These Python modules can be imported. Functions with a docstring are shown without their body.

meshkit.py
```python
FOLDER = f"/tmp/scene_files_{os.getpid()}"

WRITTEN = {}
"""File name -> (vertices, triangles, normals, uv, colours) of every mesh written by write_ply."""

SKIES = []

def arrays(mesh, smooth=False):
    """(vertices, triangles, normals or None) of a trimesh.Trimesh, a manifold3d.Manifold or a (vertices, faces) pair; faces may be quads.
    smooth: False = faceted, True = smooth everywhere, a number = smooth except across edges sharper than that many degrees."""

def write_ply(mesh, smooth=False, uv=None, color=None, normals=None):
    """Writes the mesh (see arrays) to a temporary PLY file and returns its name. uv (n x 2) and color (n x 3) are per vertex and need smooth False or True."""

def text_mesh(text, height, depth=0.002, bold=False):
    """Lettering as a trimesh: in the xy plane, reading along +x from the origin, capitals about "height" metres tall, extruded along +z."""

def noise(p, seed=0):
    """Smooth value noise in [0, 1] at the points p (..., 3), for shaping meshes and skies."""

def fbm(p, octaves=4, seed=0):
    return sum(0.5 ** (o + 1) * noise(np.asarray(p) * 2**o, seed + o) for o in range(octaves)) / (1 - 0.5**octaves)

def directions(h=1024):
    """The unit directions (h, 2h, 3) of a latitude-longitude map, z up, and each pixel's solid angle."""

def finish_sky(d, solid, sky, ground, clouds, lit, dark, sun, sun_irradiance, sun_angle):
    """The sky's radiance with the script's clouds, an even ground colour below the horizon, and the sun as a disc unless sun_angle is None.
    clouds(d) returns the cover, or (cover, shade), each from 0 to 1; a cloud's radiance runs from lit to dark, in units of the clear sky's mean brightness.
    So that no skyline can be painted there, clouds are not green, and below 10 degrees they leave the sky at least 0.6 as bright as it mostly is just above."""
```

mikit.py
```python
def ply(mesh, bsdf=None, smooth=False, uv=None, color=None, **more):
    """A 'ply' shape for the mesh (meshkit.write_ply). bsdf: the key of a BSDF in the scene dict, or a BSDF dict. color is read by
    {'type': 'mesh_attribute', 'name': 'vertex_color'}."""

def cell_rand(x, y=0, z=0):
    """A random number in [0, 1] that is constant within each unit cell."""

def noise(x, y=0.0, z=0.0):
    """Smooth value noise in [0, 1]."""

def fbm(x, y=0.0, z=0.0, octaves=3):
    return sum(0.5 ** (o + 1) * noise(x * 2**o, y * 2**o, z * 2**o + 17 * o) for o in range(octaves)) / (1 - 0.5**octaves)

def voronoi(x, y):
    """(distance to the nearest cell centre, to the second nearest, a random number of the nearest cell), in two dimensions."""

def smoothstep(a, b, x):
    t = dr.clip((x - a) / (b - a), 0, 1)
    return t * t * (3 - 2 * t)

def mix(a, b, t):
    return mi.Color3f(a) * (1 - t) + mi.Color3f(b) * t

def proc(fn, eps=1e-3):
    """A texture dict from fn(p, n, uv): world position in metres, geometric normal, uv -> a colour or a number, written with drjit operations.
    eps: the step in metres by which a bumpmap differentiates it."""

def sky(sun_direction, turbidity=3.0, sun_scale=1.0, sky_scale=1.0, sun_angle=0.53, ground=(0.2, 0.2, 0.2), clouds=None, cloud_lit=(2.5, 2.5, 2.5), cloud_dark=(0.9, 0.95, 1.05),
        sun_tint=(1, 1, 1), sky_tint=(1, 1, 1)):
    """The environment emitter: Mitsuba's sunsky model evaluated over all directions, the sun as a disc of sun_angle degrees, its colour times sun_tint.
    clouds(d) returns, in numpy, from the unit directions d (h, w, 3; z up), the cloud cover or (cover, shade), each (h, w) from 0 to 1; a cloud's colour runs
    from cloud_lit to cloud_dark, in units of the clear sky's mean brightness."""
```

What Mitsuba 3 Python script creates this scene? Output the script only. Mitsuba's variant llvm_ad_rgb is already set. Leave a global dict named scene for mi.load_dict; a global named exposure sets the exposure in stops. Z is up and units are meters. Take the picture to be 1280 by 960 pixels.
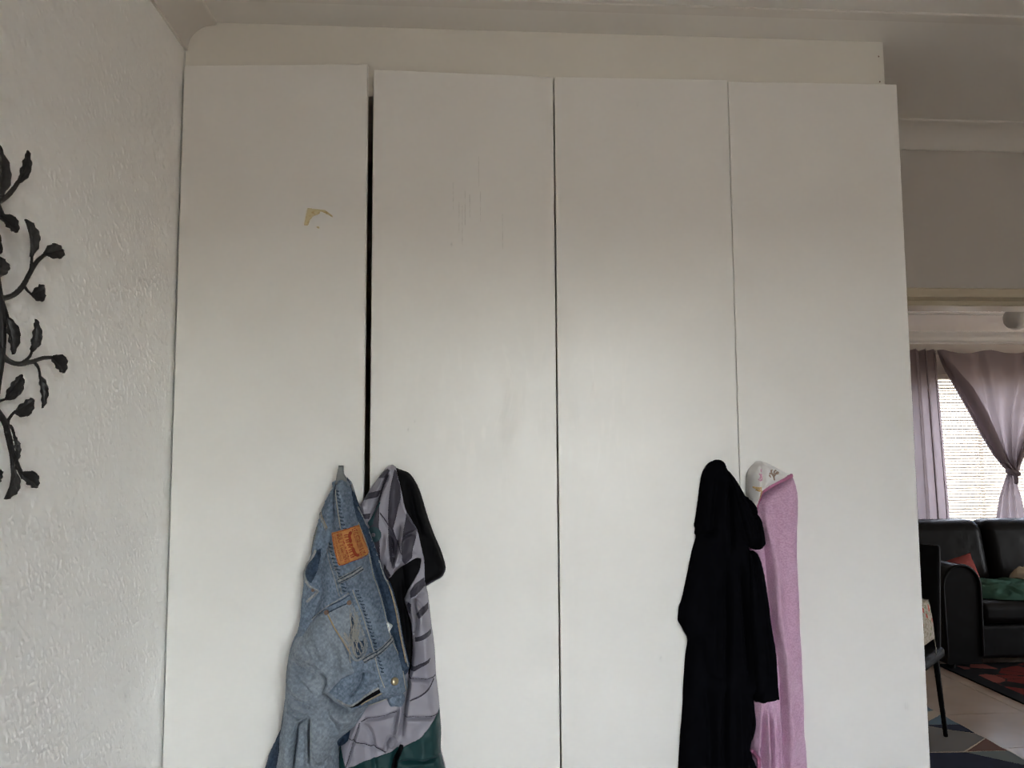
import math
import numpy as np, trimesh, shapely, mitsuba as mi, drjit as dr
import mikit, meshkit
from mikit import proc, noise, fbm, smoothstep, mix, voronoi
from scipy.spatial import Delaunay
from scipy.interpolate import LinearNDInterpolator
from shapely.geometry import Polygon, LineString

# ------------------------------------------------------------------ camera, sky, exposure
T = mi.ScalarTransform4f
scene, labels = {}, {}
F_PX = 979.0
YAW, PITCH, ROLL = np.radians([3.733, 4.889, -0.327])
EYE = np.array([0, 0, 1.5])
FW = np.array([math.sin(YAW) * math.cos(PITCH), math.cos(YAW) * math.cos(PITCH), math.sin(PITCH)])
_r0 = np.array([math.cos(YAW), -math.sin(YAW), 0])
_u0 = np.cross(_r0, FW)
RT = math.cos(ROLL) * _r0 + math.sin(ROLL) * _u0
UP = -math.sin(ROLL) * _r0 + math.cos(ROLL) * _u0
scene['camera'] = {'type': 'perspective', 'fov': 2 * math.degrees(math.atan(640 / F_PX)), 'fov_axis': 'x', 'near_clip': 0.02, 'far_clip': 200.0,
                   'to_world': T().look_at(origin=EYE.tolist(), target=(EYE + FW).tolist(), up=UP.tolist())}
exposure = 6.2


def sky_clouds(d):
    n = meshkit.fbm(d * np.array([2.5, 2.5, 5.0]) + 3.1, 5, seed=4)
    c = np.clip((n - 0.30) * 3.0, 0, 1)
    return c * 0.8, np.clip((n - 0.5) * 2.0, 0, 1) * 0.5


scene['sky'] = mikit.sky((0.32, -0.66, 0.62), turbidity=4.5, sun_scale=0.0, sky_scale=1.0, ground=(0.44, 0.365, 0.28), clouds=sky_clouds,
                         cloud_lit=(1.6, 1.6, 1.6), cloud_dark=(0.9, 0.95, 1.02), sky_tint=(0.96, 1.0, 1.06))

# ------------------------------------------------------------------ helpers
YD = 1.95       # front plane of the wardrobe doors
ZC = 2.60       # bedroom ceiling
XL = -0.703     # left wall
YW = 2.52       # wall with the doorway
YW2 = 2.67
YF = 6.80       # far wall of the living room
ZC2 = 2.55


def ray(px, py):
    return FW + RT * (px - 640) / F_PX - UP * (py - 480) / F_PX


def on(px, py, ax, val):
    d = ray(px, py)
    return EYE + d * (val - EYE[ax]) / d[ax]


def xz(pts, y):
    return np.array([on(a, b, 1, y)[[0, 2]] for a, b in pts])


def add(key, mesh, mat, smooth=False, **kw):
    base, i = key, 0
    while key in scene:
        i += 1
        key = f'{base}_{i:03d}'
    scene[key] = mikit.ply(mesh, mat, smooth, **kw)
    return key


def tag(key, label, cat=None, group=None, kind=None):
    labels[key] = {'label': label}
    if cat: labels[key]['category'] = cat
    if group: labels[key]['group'] = group
    if kind: labels[key]['kind'] = kind
    return key


def box(x0, x1, y0, y1, z0, z1):
    b = trimesh.creation.box(extents=(x1 - x0, y1 - y0, z1 - z0))
    b.apply_translation(((x0 + x1) / 2, (y0 + y1) / 2, (z0 + z1) / 2))
    return b


def cbox(x0, x1, y0, y1, z0, z1, c=0.002):
    P = []
    for sx in (0, 1):
        for sy in (0, 1):
            for sz in (0, 1):
                p = np.array([(x0, x1)[sx], (y0, y1)[sy], (z0, z1)[sz]], float)
                s = c * np.array([1 - 2 * sx, 1 - 2 * sy, 1 - 2 * sz])
                for k in range(3):
                    q = p + s
                    q[k] = p[k]
                    P.append(q)
    return trimesh.convex.convex_hull(np.array(P))


def rbox(x0, x1, y0, y1, z0, z1, r=0.05, n=3):
    P = []
    s = trimesh.creation.icosphere(n - 1, r).vertices
    for X in (x0 + r, x1 - r):
        for Y in (y0 + r, y1 - r):
            for Z in (z0 + r, z1 - r):
                P.append(s + [X, Y, Z])
    return trimesh.convex.convex_hull(np.vstack(P))


def cat(*m):
    return trimesh.util.concatenate(list(m))


def smooth_path(p, n=8):
    p = np.asarray(p, float)
    if len(p) < 3:
        return np.vstack([p[0] + (p[-1] - p[0]) * t for t in np.linspace(0, 1, n + 1)])
    q = np.vstack([2 * p[0] - p[1], p, 2 * p[-1] - p[-2]])
    out = []
    for i in range(1, len(q) - 2):
        for t in np.linspace(0, 1, n, endpoint=False):
            a, b, c, d = q[i - 1:i + 3]
            out.append(0.5 * (2 * b + (c - a) * t + (2 * a - 5 * b + 4 * c - d) * t * t + (3 * b - a - 3 * c + d) * t ** 3))
    out.append(p[-1])
    return np.array(out)


def tube(path, r, sides=8, flat=None):
    """tube along a 3-D path; r a number or one per point; flat=(normal dir, squash)"""
    path = np.asarray(path, float)
    r = np.broadcast_to(r, len(path))
    t = np.gradient(path, axis=0)
    t /= np.linalg.norm(t, axis=1, keepdims=True) + 1e-12
    ref = np.array([0, 1.0, 0]) if flat is None else np.asarray(flat[0], float)
    V = []
    for p, d, rr in zip(path, t, r):
        b = np.cross(d, ref)
        if np.linalg.norm(b) < 1e-3:
            b = np.cross(d, [1, 0.3, 0])
        b /= np.linalg.norm(b)
        c = np.cross(b, d)
        a = np.arange(sides) * 2 * np.pi / sides
        sq = 1 if flat is None else flat[1]
        V.append(p + rr * (np.cos(a)[:, None] * b + sq * np.sin(a)[:, None] * c))
    V = np.vstack(V)
    n = len(path)
    Fc = []
    for i in range(n - 1):
        for k in range(sides):
            a, b = i * sides + k, i * sides + (k + 1) % sides
            Fc += [[a, b, b + sides], [a, b + sides, a + sides]]
    V = np.vstack([V, path[0], path[-1]])
    for k in range(sides):
        Fc.append([n * sides, (k + 1) % sides, k])
        Fc.append([n * sides + 1, (n - 1) * sides + k, (n - 1) * sides + (k + 1) % sides])
    m = trimesh.Trimesh(V, Fc, process=False)
    trimesh.repair.fix_normals(m)
    return m


def sheet(grid, thick=None, normal=None):
    """(rows, cols, 3) grid of points -> mesh; with thick, a closed slab pushed along normal"""
    h, w, _ = grid.shape
    V = grid.reshape(-1, 3)
    i = np.arange(h * w).reshape(h, w)
    q = np.stack([i[:-1, :-1], i[:-1, 1:], i[1:, 1:], i[1:, :-1]], -1).reshape(-1, 4)
    Fc = np.vstack([q[:, [0, 1, 2]], q[:, [0, 2, 3]]])
    if thick is None:
        return trimesh.Trimesh(V, Fc, process=False)
    n = np.asarray(normal, float) if normal is not None else trimesh.Trimesh(V, Fc, process=False).vertex_normals
    V2 = V - n * thick
    b = np.concatenate([i[0, :], i[1:, -1], i[-1, -2::-1], i[-2:0:-1, 0]])
    nb = np.roll(b, -1)
    N = len(V)
    S = np.vstack([np.stack([b, b + N, nb + N], 1), np.stack([b, nb + N, nb], 1)])
    m = trimesh.Trimesh(np.vstack([V, V2]), np.vstack([Fc, Fc[:, ::-1] + N, S]), process=False)
    trimesh.repair.fix_normals(m)
    return m


# ------------------------------------------------------------------ materials
def mat(key, color, rough=0.5, spec=0.5, bump=None, bscale=1.0, metallic=0.0, twosided=True, eps=1e-3, **kw):
    def tex(v):
        if callable(v): return proc(v)
        if isinstance(v, (tuple, list)): return {'type': 'rgb', 'value': list(v)}
        return v
    b = {'type': 'principled', 'base_color': tex(color), 'roughness': tex(rough), 'specular': spec, **kw}
    if metallic: b['metallic'] = metallic
    if bump is not None:
        b = {'type': 'bumpmap', 'arbitrary': proc(bump, eps), 'bsdf': b, 'scale': bscale}
    scene[key] = {'type': 'twosided', 'bsdf': b} if twosided else b
    return key


mat('m_plaster', lambda p, n, uv: mix((0.78, 0.78, 0.765), (0.83, 0.83, 0.82), fbm(p.x * 2, p.y * 3, p.z * 3)), 0.27, 0.6)
mat('m_wall', (0.54, 0.51, 0.475), 0.55, 0.4)
mat('m_wall_tan', (0.42, 0.37, 0.31), 0.6, 0.4)
mat('m_wall_smooth', (0.60, 0.56, 0.51), 0.6, 0.4)
mat('m_ceiling', lambda p, n, uv: mix((0.66, 0.64, 0.60), (0.71, 0.695, 0.66), fbm(p.x * 3, p.y * 3, p.z)), 0.42, 0.45)
mat('m_ceiling_white', (0.90, 0.85, 0.80), 0.35, 0.5)
mat('m_trim', (0.64, 0.615, 0.575), 0.4, 0.5)
mat('m_frame', lambda p, n, uv: mix((0.52, 0.45, 0.33), (0.60, 0.53, 0.41), fbm(p.x * 6, p.y * 20, p.z * 30)), 0.35, 0.5)


def door_color(p, n, uv):
    base = mix((0.775, 0.765, 0.735), (0.80, 0.79, 0.765), fbm(p.x * 3, p.y, p.z * 2))
    # faint rubbed scratches
    def streak(x, z0, z1, w):
        return dr.select((p.z > z0) & (p.z < z1), dr.exp(-dr.square((p.x - x) / w)), 0)
    s = mi.Float(0)
    for x, z0, z1 in ((-0.005, 2.05, 2.13), (0.003, 2.02, 2.12), (0.010, 2.07, 2.16), (0.022, 2.09, 2.15), (0.045, 2.17, 2.25), (0.049, 2.08, 2.16), (-0.02, 2.11, 2.18), (0.105, 2.01, 2.10)):
        s += streak(x, z0, z1, 0.0012)
    for x, z, r in ((-0.115, 1.575, 0.003), (-0.130, 1.555, 0.003), (-0.024, 2.02, 0.003), (0.49, 0.99, 0.003), (0.46, 2.40, 0.0028), (0.62, 0.85, 0.006), (1.11, 0.86, 0.005)):
        s += dr.exp(-(dr.square(p.x - x) + dr.square((p.z - z) * 0.6)) / (r * r))
    base = base * (1 - 0.20 * dr.minimum(s, 1) * noise(p.x * 300, p.z * 150))
    return base * (1 + 0.05 * smudge(p))


def smudge(p):
    region = dr.exp(-(dr.square((p.x - 0.10) / 0.20) + dr.square((p.z - 1.60) / 0.20)))
    region = region + 0.5 * dr.exp(-(dr.square((p.x - 0.38) / 0.10) + dr.square((p.z - 1.60) / 0.20)))
    wob = noise(p.x * 9 + 5, p.z * 6) * 0.06
    lines = fbm((p.x + wob) * 70, (p.z + wob) * 14, 2.0, 3)
    return region * smoothstep(0.52, 0.80, lines)


mat('m_door', door_color, lambda p, n, uv: 0.30 + 0.08 * fbm(p.x * 5, p.y, p.z * 5) + 0.14 * smudge(p), 0.5)
mat('m_door_edge', (0.72, 0.69, 0.64), 0.4, 0.5)
mat('m_bulkhead', lambda p, n, uv: mix((0.70, 0.68, 0.62), (0.745, 0.725, 0.67), fbm(p.x * 4, p.y, p.z * 4)), 0.4, 0.45)
mat('m_carcass', (0.55, 0.52, 0.48), 0.6, 0.3)
mat('m_tape', lambda p, n, uv: mix((0.62, 0.54, 0.33), (0.52, 0.40, 0.20), smoothstep(0.45, 0.75, fbm(p.x * 120, p.y, p.z * 120))), 0.35, 0.5)
mat('m_iron', lambda p, n, uv: mix((0.008, 0.008, 0.009), (0.022, 0.022, 0.022), fbm(p.x * 150, p.y * 150, p.z * 150)), 0.42, 0.3)


def denim(light, dark, k=1.0):
    def fn(p, n, uv):
        a = fbm(p.x * 22 + 3, p.y * 22, p.z * 16, 4)
        b = fbm(p.x * 260, p.y * 120, p.z * 180, 2)
        c = mix(dark, light, smoothstep(0.25, 0.75, a * 0.6 + b * 0.4))
        return c * (0.82 + 0.36 * b)
    return fn


def denim_bump(p, n, uv):
    return 0.0007 * fbm(p.x * 300, p.y * 160, p.z * 220, 2)


mat('m_denim', denim((0.178, 0.224, 0.286), (0.088, 0.122, 0.172)), 0.85, 0.15, denim_bump, eps=8e-4)
mat('m_denim_grey', denim((0.228, 0.262, 0.302), (0.150, 0.182, 0.222)), 0.85, 0.15, denim_bump, eps=8e-4)
mat('m_denim_dark', denim((0.05, 0.075, 0.115), (0.018, 0.032, 0.06)), 0.85, 0.15, denim_bump, eps=8e-4)  # shade inside the waistband is put into this colour
mat('m_denim_worn', denim((0.29, 0.295, 0.30), (0.16, 0.175, 0.19)), 0.9, 0.1)
mat('m_pocketing', (0.17, 0.18, 0.18), 0.9, 0.1)
mat('m_thread', (0.34, 0.25, 0.15), 0.8, 0.2)
mat('m_thread_pale', (0.30, 0.29, 0.27), 0.8, 0.2)
mat('m_patch', lambda p, n, uv: mix((0.42, 0.165, 0.05), (0.52, 0.23, 0.08), fbm(p.x * 120, p.y, p.z * 120)), 0.7, 0.25)
mat('m_patch_print', lambda p, n, uv: mix((0.22, 0.025, 0.015), (0.30, 0.045, 0.02), fbm(p.x * 300, p.y, p.z * 300)), 0.7, 0.25)
mat('m_brass', (0.36, 0.30, 0.20), 0.4, 0.5, metallic=0.85)
mat('m_copper', (0.20, 0.13, 0.10), 0.5, 0.5, metallic=0.6)
mat('m_label', (0.80, 0.80, 0.78), 0.6, 0.3)


def nylon_bump(p, n, uv):
    return 0.004 * fbm(p.x * 28, p.y * 18, p.z * 22, 3)


mat('m_nylon', lambda p, n, uv: mix((0.232, 0.225, 0.268), (0.268, 0.26, 0.305), fbm(p.x * 15, p.y * 15, p.z * 15)), 0.45, 0.45, nylon_bump, eps=2e-3)
mat('m_nylon_stripe', (0.045, 0.042, 0.058), 0.5, 0.3, nylon_bump, eps=2e-3)
mat('m_nylon_black', (0.0035, 0.0035, 0.0045), 0.65, 0.06, nylon_bump, eps=2e-3)
mat('m_nylon_green', (0.006, 0.034, 0.036), 0.5, 0.3, nylon_bump, eps=2e-3)
mat('m_nylon_teal', (0.020, 0.055, 0.065), 0.5, 0.4)
mat('m_nylon_dot', (0.13, 0.125, 0.15), 0.5, 0.4)
mat('m_quilt', (0.05, 0.045, 0.065), 0.7, 0.2)
mat('m_black_cloth', lambda p, n, uv: mix((0.0025, 0.0025, 0.0035), (0.0045, 0.0045, 0.006), fbm(p.x * 40, p.y * 40, p.z * 20)), 1.0, 0.0)


def terry(p, n, uv):
    a = fbm(p.x * 330, p.y * 330, p.z * 330, 2)
    c = mix((0.49, 0.29, 0.42), (0.60, 0.395, 0.53), smoothstep(0.25, 0.75, a))
    return mix(c, (0.60, 0.45, 0.55), 0.35 * smoothstep(0.45, 0.7, fbm(p.x * 20, p.y * 20, p.z * 14)))


mat('m_terry', terry, 0.95, 0.1, lambda p, n, uv: 0.0016 * fbm(p.x * 330, p.y * 330, p.z * 330, 2), eps=8e-4)
mat('m_piping', (0.42, 0.16, 0.27), 0.7, 0.2)
mat('m_hood', lambda p, n, uv: mix((0.68, 0.67, 0.66), (0.74, 0.73, 0.72), fbm(p.x * 60, p.y * 60, p.z * 60)), 0.9, 0.1)
mat('m_print_pink', (0.60, 0.30, 0.42), 0.9, 0.1)
mat('m_print_gold', (0.55, 0.38, 0.18), 0.9, 0.1)
mat('m_print_brown', (0.30, 0.22, 0.17), 0.9, 0.1)
# living room
mat('m_leather', (0.0035, 0.0035, 0.0038), 0.42, 0.11, lambda p, n, uv: 0.004 * fbm(p.x * 14, p.y * 14, p.z * 14, 3), eps=3e-3)
mat('m_chair', (0.004, 0.004, 0.0045), 0.6, 0.1)
mat('m_cushion', lambda p, n, uv: mix((0.20, 0.045, 0.04), (0.26, 0.065, 0.055), fbm(p.x * 60, p.y * 60, p.z * 60)), 0.9, 0.1)
mat('m_green', lambda p, n, uv: mix((0.035, 0.085, 0.066), (0.06, 0.13, 0.10), fbm(p.x * 30, p.y * 30, p.z * 30)), 0.9, 0.1)
mat('m_beige', lambda p, n, uv: mix((0.40, 0.35, 0.27), (0.52, 0.47, 0.38), fbm(p.x * 40, p.y * 40, p.z * 40)), 0.9, 0.1)


def table_cloth(p, n, uv):
    a, _, r = voronoi(p.x * 28 + p.y * 13, p.z * 28)
    c = mix((0.42, 0.38, 0.31), (0.30, 0.26, 0.20), smoothstep(0.4, 0.7, fbm(p.x * 90, p.y * 90, p.z * 90)))
    c = dr.select((a < 0.34) & (r > 0.80), mi.Color3f(0.42, 0.07, 0.05), c)
    return dr.select((a < 0.28) & (r < 0.22), mi.Color3f(0.20, 0.23, 0.14), c)


mat('m_table_cloth', table_cloth, 0.9, 0.1)
mat('m_wood', lambda p, n, uv: mix((0.12, 0.06, 0.03), (0.20, 0.11, 0.06), fbm(p.x * 4, p.y * 40, p.z * 40)), 0.4, 0.4)
mat('m_tile', lambda p, n, uv: mix((0.31, 0.25, 0.20), (0.40, 0.335, 0.285), fbm(p.x * 4, p.y * 5, p.z, 4)), 0.25, 0.5)
mat('m_grout', (0.22, 0.19, 0.16), 0.8, 0.2)
for nm, c in dict(teal=(0.10, 0.155, 0.19), navy=(0.028, 0.034, 0.055), grey=(0.17, 0.165, 0.155), brown=(0.15, 0.09, 0.075), slate=(0.14, 0.17, 0.17), sand=(0.40, 0.34, 0.27)).items():
    mat('m_rug_' + nm, c, 0.95, 0.1)


def rug_red(p, n, uv):
    a, b, r = voronoi(p.x * 6.5, p.y * 6.5)
    c = dr.select(r < 0.35, mi.Color3f(0.012, 0.011, 0.012), dr.select(r < 0.75, mi.Color3f(0.10, 0.018, 0.015), mi.Color3f(0.16, 0.05, 0.04)))
    c = dr.select(b - a < 0.06, mi.Color3f(0.015, 0.015, 0.017), c)
    return dr.select(p.x < 3.40, mi.Color3f(0.010, 0.011, 0.013), c)


mat('m_rug_red', rug_red, 0.95, 0.1)
scene['m_curtain'] = {'type': 'principledthin', 'base_color': {'type': 'rgb', 'value': [0.29, 0.24, 0.25]}, 'roughness': 0.9, 'diff_trans': 1.3, 'spec_trans': 0.0}


mat('m_slat', (0.80, 0.74, 0.65), 0.45, 0.4)
scene['m_glass'] = {'type': 'thindielectric', 'int_ior': 1.5}
mat('m_lamp', (0.58, 0.56, 0.52), 0.12, 0.6)
mat('m_steel', (0.45, 0.44, 0.42), 0.35, 0.5, metallic=0.9)

# ------------------------------------------------------------------ the room
struct = lambda key, mesh, m, label, smooth=False: tag(add(key, mesh, m, smooth), label, kind='structure')
XR = 3.2
YB = -1.3
DX0, DX1 = 1.28, 2.12          # doorway
def plaster():
    ys, zs = np.arange(0.95, 1.9601, 0.0019), np.arange(0.55, ZC + 0.03, 0.0023)
    Yg, Zg = np.meshgrid(ys, zs)
    p = np.stack([Yg * 140, Zg * 135, Yg * 0], -1)
    a = meshkit.fbm(p, 2, seed=11)
    a = np.clip((a - 0.46) / 0.34, 0, 1)
    b = meshkit.noise(np.stack([Yg * 30, Zg * 20, Yg * 0 + 4], -1), 5)
    h = 0.0019 * a * a * (3 - 2 * a) + 0.0007 * b - 0.0008
    fade = np.clip((Yg - 0.95) / 0.02, 0, 1) * np.clip((1.955 - Yg) / 0.008, 0, 1)
    return sheet(np.stack([XL + h * fade, Yg, Zg], -1)[:, ::-1])


pl = plaster()
struct('wall_left', cat(box(XL - 0.1, XL - 0.002, YB - 0.1, YW, 0, ZC + 0.05), box(XL - 0.003, XL, YB - 0.1, 0.951, 0, ZC + 0.05), box(XL - 0.003, XL, 0.951, YW, 0, 0.551), box(XL - 0.003, XL, 1.9595, YW, 0.55, ZC + 0.05), pl), 'm_plaster', 'white rough plastered wall on the left', 40)
wd = box(XL - 0.1, 7.1, YW, YW2, 0, ZC + 0.05).difference(box(DX0, DX1, YW - 0.1, YW2 + 0.1, -0.1, 2.040))
struct('wall_doorway', wd, 'm_wall', 'plain wall above and around the doorway to the living room')
WX0, WX1, WZ0, WZ1 = 0.30, 1.55, 0.85, 2.15
wb = box(XL - 0.1, XR + 0.1, YB - 0.15, YB, 0, ZC + 0.05).difference(box(WX0, WX1, YB - 0.3, YB + 0.1, WZ0, WZ1))
struct('wall_back', wb, 'm_wall_smooth', 'bedroom wall with the window behind the camera')
struct('wall_right', box(XR, XR + 0.1, YB - 0.1, YW, 0, ZC + 0.05), 'm_wall_tan', 'plain bedroom wall on the right')
struct('ceiling', box(XL - 0.1, XR + 0.1, YB - 0.1, YW, ZC, ZC + 0.05), 'm_ceiling', 'cream painted board ceiling of the bedroom')
struct('ceiling_living', box(XL - 0.1, 7.1, YW2, YF + 0.1, ZC2, ZC2 + 0.05), 'm_ceiling_white', 'painted ceiling of the living room beyond the doorway')
VX0, VX1, VZ0, VZ1 = 3.98, 6.2, 0.80, 2.17
wf = box(XL - 0.1, 7.1, YF, YF + 0.15, 0, ZC2 + 0.05).difference(box(VX0, VX1, YF - 0.1, YF + 0.3, VZ0, VZ1))
struct('wall_far', wf, 'm_wall_smooth', 'far wall of the living room with the curtained window')
struct('wall_living_left', box(XL - 0.1, XL, YW2, YF, 0, ZC2 + 0.05), 'm_wall_smooth', 'left wall of the living room')
struct('ceiling_sky_blocker', box(7.1, 9.8, 2.0, 6.5, 2.25, 2.32), 'm_wall_smooth', 'unseen roof slab added to keep sky light off the glazed door')  # unseen slab added to block the sky above the glazed door
struct('wall_living_right', box(7.0, 7.1, YW2, YF, 0, ZC2 + 0.05).difference(box(6.9, 7.2, 3.0, 5.0, 0.04, 2.1)), 'm_wall_smooth', 'right wall of the living room')
struct('floor', box(XL - 0.1, 7.1, YB - 0.1, YF + 0.1, -0.05, -0.004), 'm_grout', 'tiled floor with dark grout joints')
big = [cbox(x0, x1, y0, y1, -0.006, 0.0, 0.002) for x0, x1, y0, y1 in ((XL, XR, YB, 1.9), (XL, 1.2, YW2, YF), (5.2, 7.0, YW2, YF))]
for x0, x1, y0, y1 in ((XL, XR, YB, 1.9), (XL, 1.195, YW2, YF), (5.205, 7.0, YW2, YF)):
    add('floor__tile', cbox(x0, x1, y0, y1, -0.006, 0.0, 0.002), 'm_tile')
ty = [2.905 + 0.5 * k for k in range(0, 8)]
for i in range(8):
    for j in range(len(ty) - 1):
        x0 = 1.2 + 0.5 * i
        add('floor__tile', cbox(x0 + 0.002, x0 + 0.498, ty[j] + 0.002, ty[j + 1] - 0.002, -0.006, 0.0, 0.0015), 'm_tile')


def cove(p0, p1, inward, size=0.078, cut=0.0):
    """cornice of cove profile from p0 to p1 at the ceiling; inward = unit vector from wall into the room"""
    a = np.linspace(0, np.pi / 2, 9)
    prof = [(0, 0), (0, -size), (0.008, -size)] + [(size - 0.004 - (size - 0.012) * math.cos(t) , -(size - 0.008) + (size - 0.016) * math.sin(t)) for t in a] + [(size - 0.004, -0.008), (size, -0.006), (size, 0)]
    p0, p1, inw = map(lambda q: np.asarray(q, float), (p0, p1, inward))
    rows = np.array([[p + inw * u + np.array([0, 0, v]) for u, v in prof] for p in (p0, p1)])
    n = len(prof)
    V = rows.reshape(-1, 3)
    Fc = []
    for k in range(n):
        a_, b_ = k, (k + 1) % n
        Fc += [[a_, b_, b_ + n], [a_, b_ + n, a_ + n]]
    tri = trimesh.creation.triangulate_polygon(Polygon(prof), engine='earcut')[1]
    m = trimesh.Trimesh(V, np.vstack([Fc, tri, tri[:, ::-1] + n]), process=False)
    m.merge_vertices()
    trimesh.repair.fix_normals(m)
    return m


struct('trim_1', cove((XL, YB, ZC), (XL, 1.9675, ZC), (1, 0, 0)), 'm_trim', 'cove cornice along the left wall, cut off at the wardrobe', 30)
struct('trim_2', cove((1.20, YW, ZC), (XR, YW, ZC), (0, -1, 0)), 'm_trim', 'cove cornice above the doorway', 30)
struct('trim_3', cat(cbox(XL + 0.08, XR, 1.822, 1.862, ZC - 0.005, ZC + 0.002, 0.003), cbox(XL + 0.08, XR, 0.622, 0.662, ZC - 0.005, ZC + 0.002, 0.003)), 'm_trim', 'narrow cover strips over the ceiling joints')
struct('trim_4', cat(cove((XL, YF, ZC2), (7.0, YF, ZC2), (0, -1, 0), 0.085), cove((XL, YF, ZC2 - 0.075), (7.0, YF, ZC2 - 0.075), (0, -1, 0), 0.03)), 'm_trim', 'stepped cornice above the living room curtains', 30)
struct('trim_5', cat(*[cbox(XL, 7.0, y - 0.02, y + 0.02, ZC2 - 0.012, ZC2 + 0.002, 0.003) for y in (3.4, 4.6, 5.80)]), 'm_trim', 'cover strips across the living room ceiling')
struct('door_1', cat(
    cbox(DX0 - 0.02, DX1 + 0.02, YW - 0.012, YW + 0.055, 2.009, 2.041, 0.003), cbox(DX0, DX1, YW + 0.056, YW2 + 0.012, 1.992, 2.041, 0.003),
    cbox(DX0 - 0.02, DX0 + 0.03, YW - 0.012, YW2 + 0.012, 0, 2.008, 0.003), cbox(DX1 - 0.03, DX1 + 0.02, YW - 0.012, YW2 + 0.012, 0, 2.008, 0.003)),
    'm_frame', 'cream painted door frame of the opening to the living room')


def window(key, x0, x1, z0, z1, y, label, nx):
    t = 0.045
    add(key + '__frame', cat(cbox(x0, x1, y, y + 0.05, z0, z0 + t), cbox(x0, x1, y, y + 0.05, z1 - t, z1), cbox(x0, x0 + t, y, y + 0.05, z0 + t, z1 - t), cbox(x1 - t, x1, y, y + 0.05, z0 + t, z1 - t)), 'm_trim')
    w = (x1 - x0) / nx
    for k in range(1, nx):
        add(key + '__mullion', cbox(x0 + k * w - 0.02, x0 + k * w + 0.02, y, y + 0.05, z0 + t, z1 - t), 'm_trim')
    for k in range(nx):
        a, b = x0 + k * w + (t if k == 0 else 0.02), x0 + (k + 1) * w - (t if k == nx - 1 else 0.02)
        g = np.array([[[a, y + 0.025, z0 + t], [b, y + 0.025, z0 + t]], [[a, y + 0.025, z1 - t], [b, y + 0.025, z1 - t]]])
        add(key + '__pane', sheet(g), 'm_glass')
    tag(key, label, kind='structure')


window('window_1', WX0, WX1, WZ0, WZ1, YB - 0.10, 'bedroom window behind the camera', 3)
window('window_2', VX0, VX1, VZ0, VZ1, YF + 0.06, 'living room window behind the curtains', 3)

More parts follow.
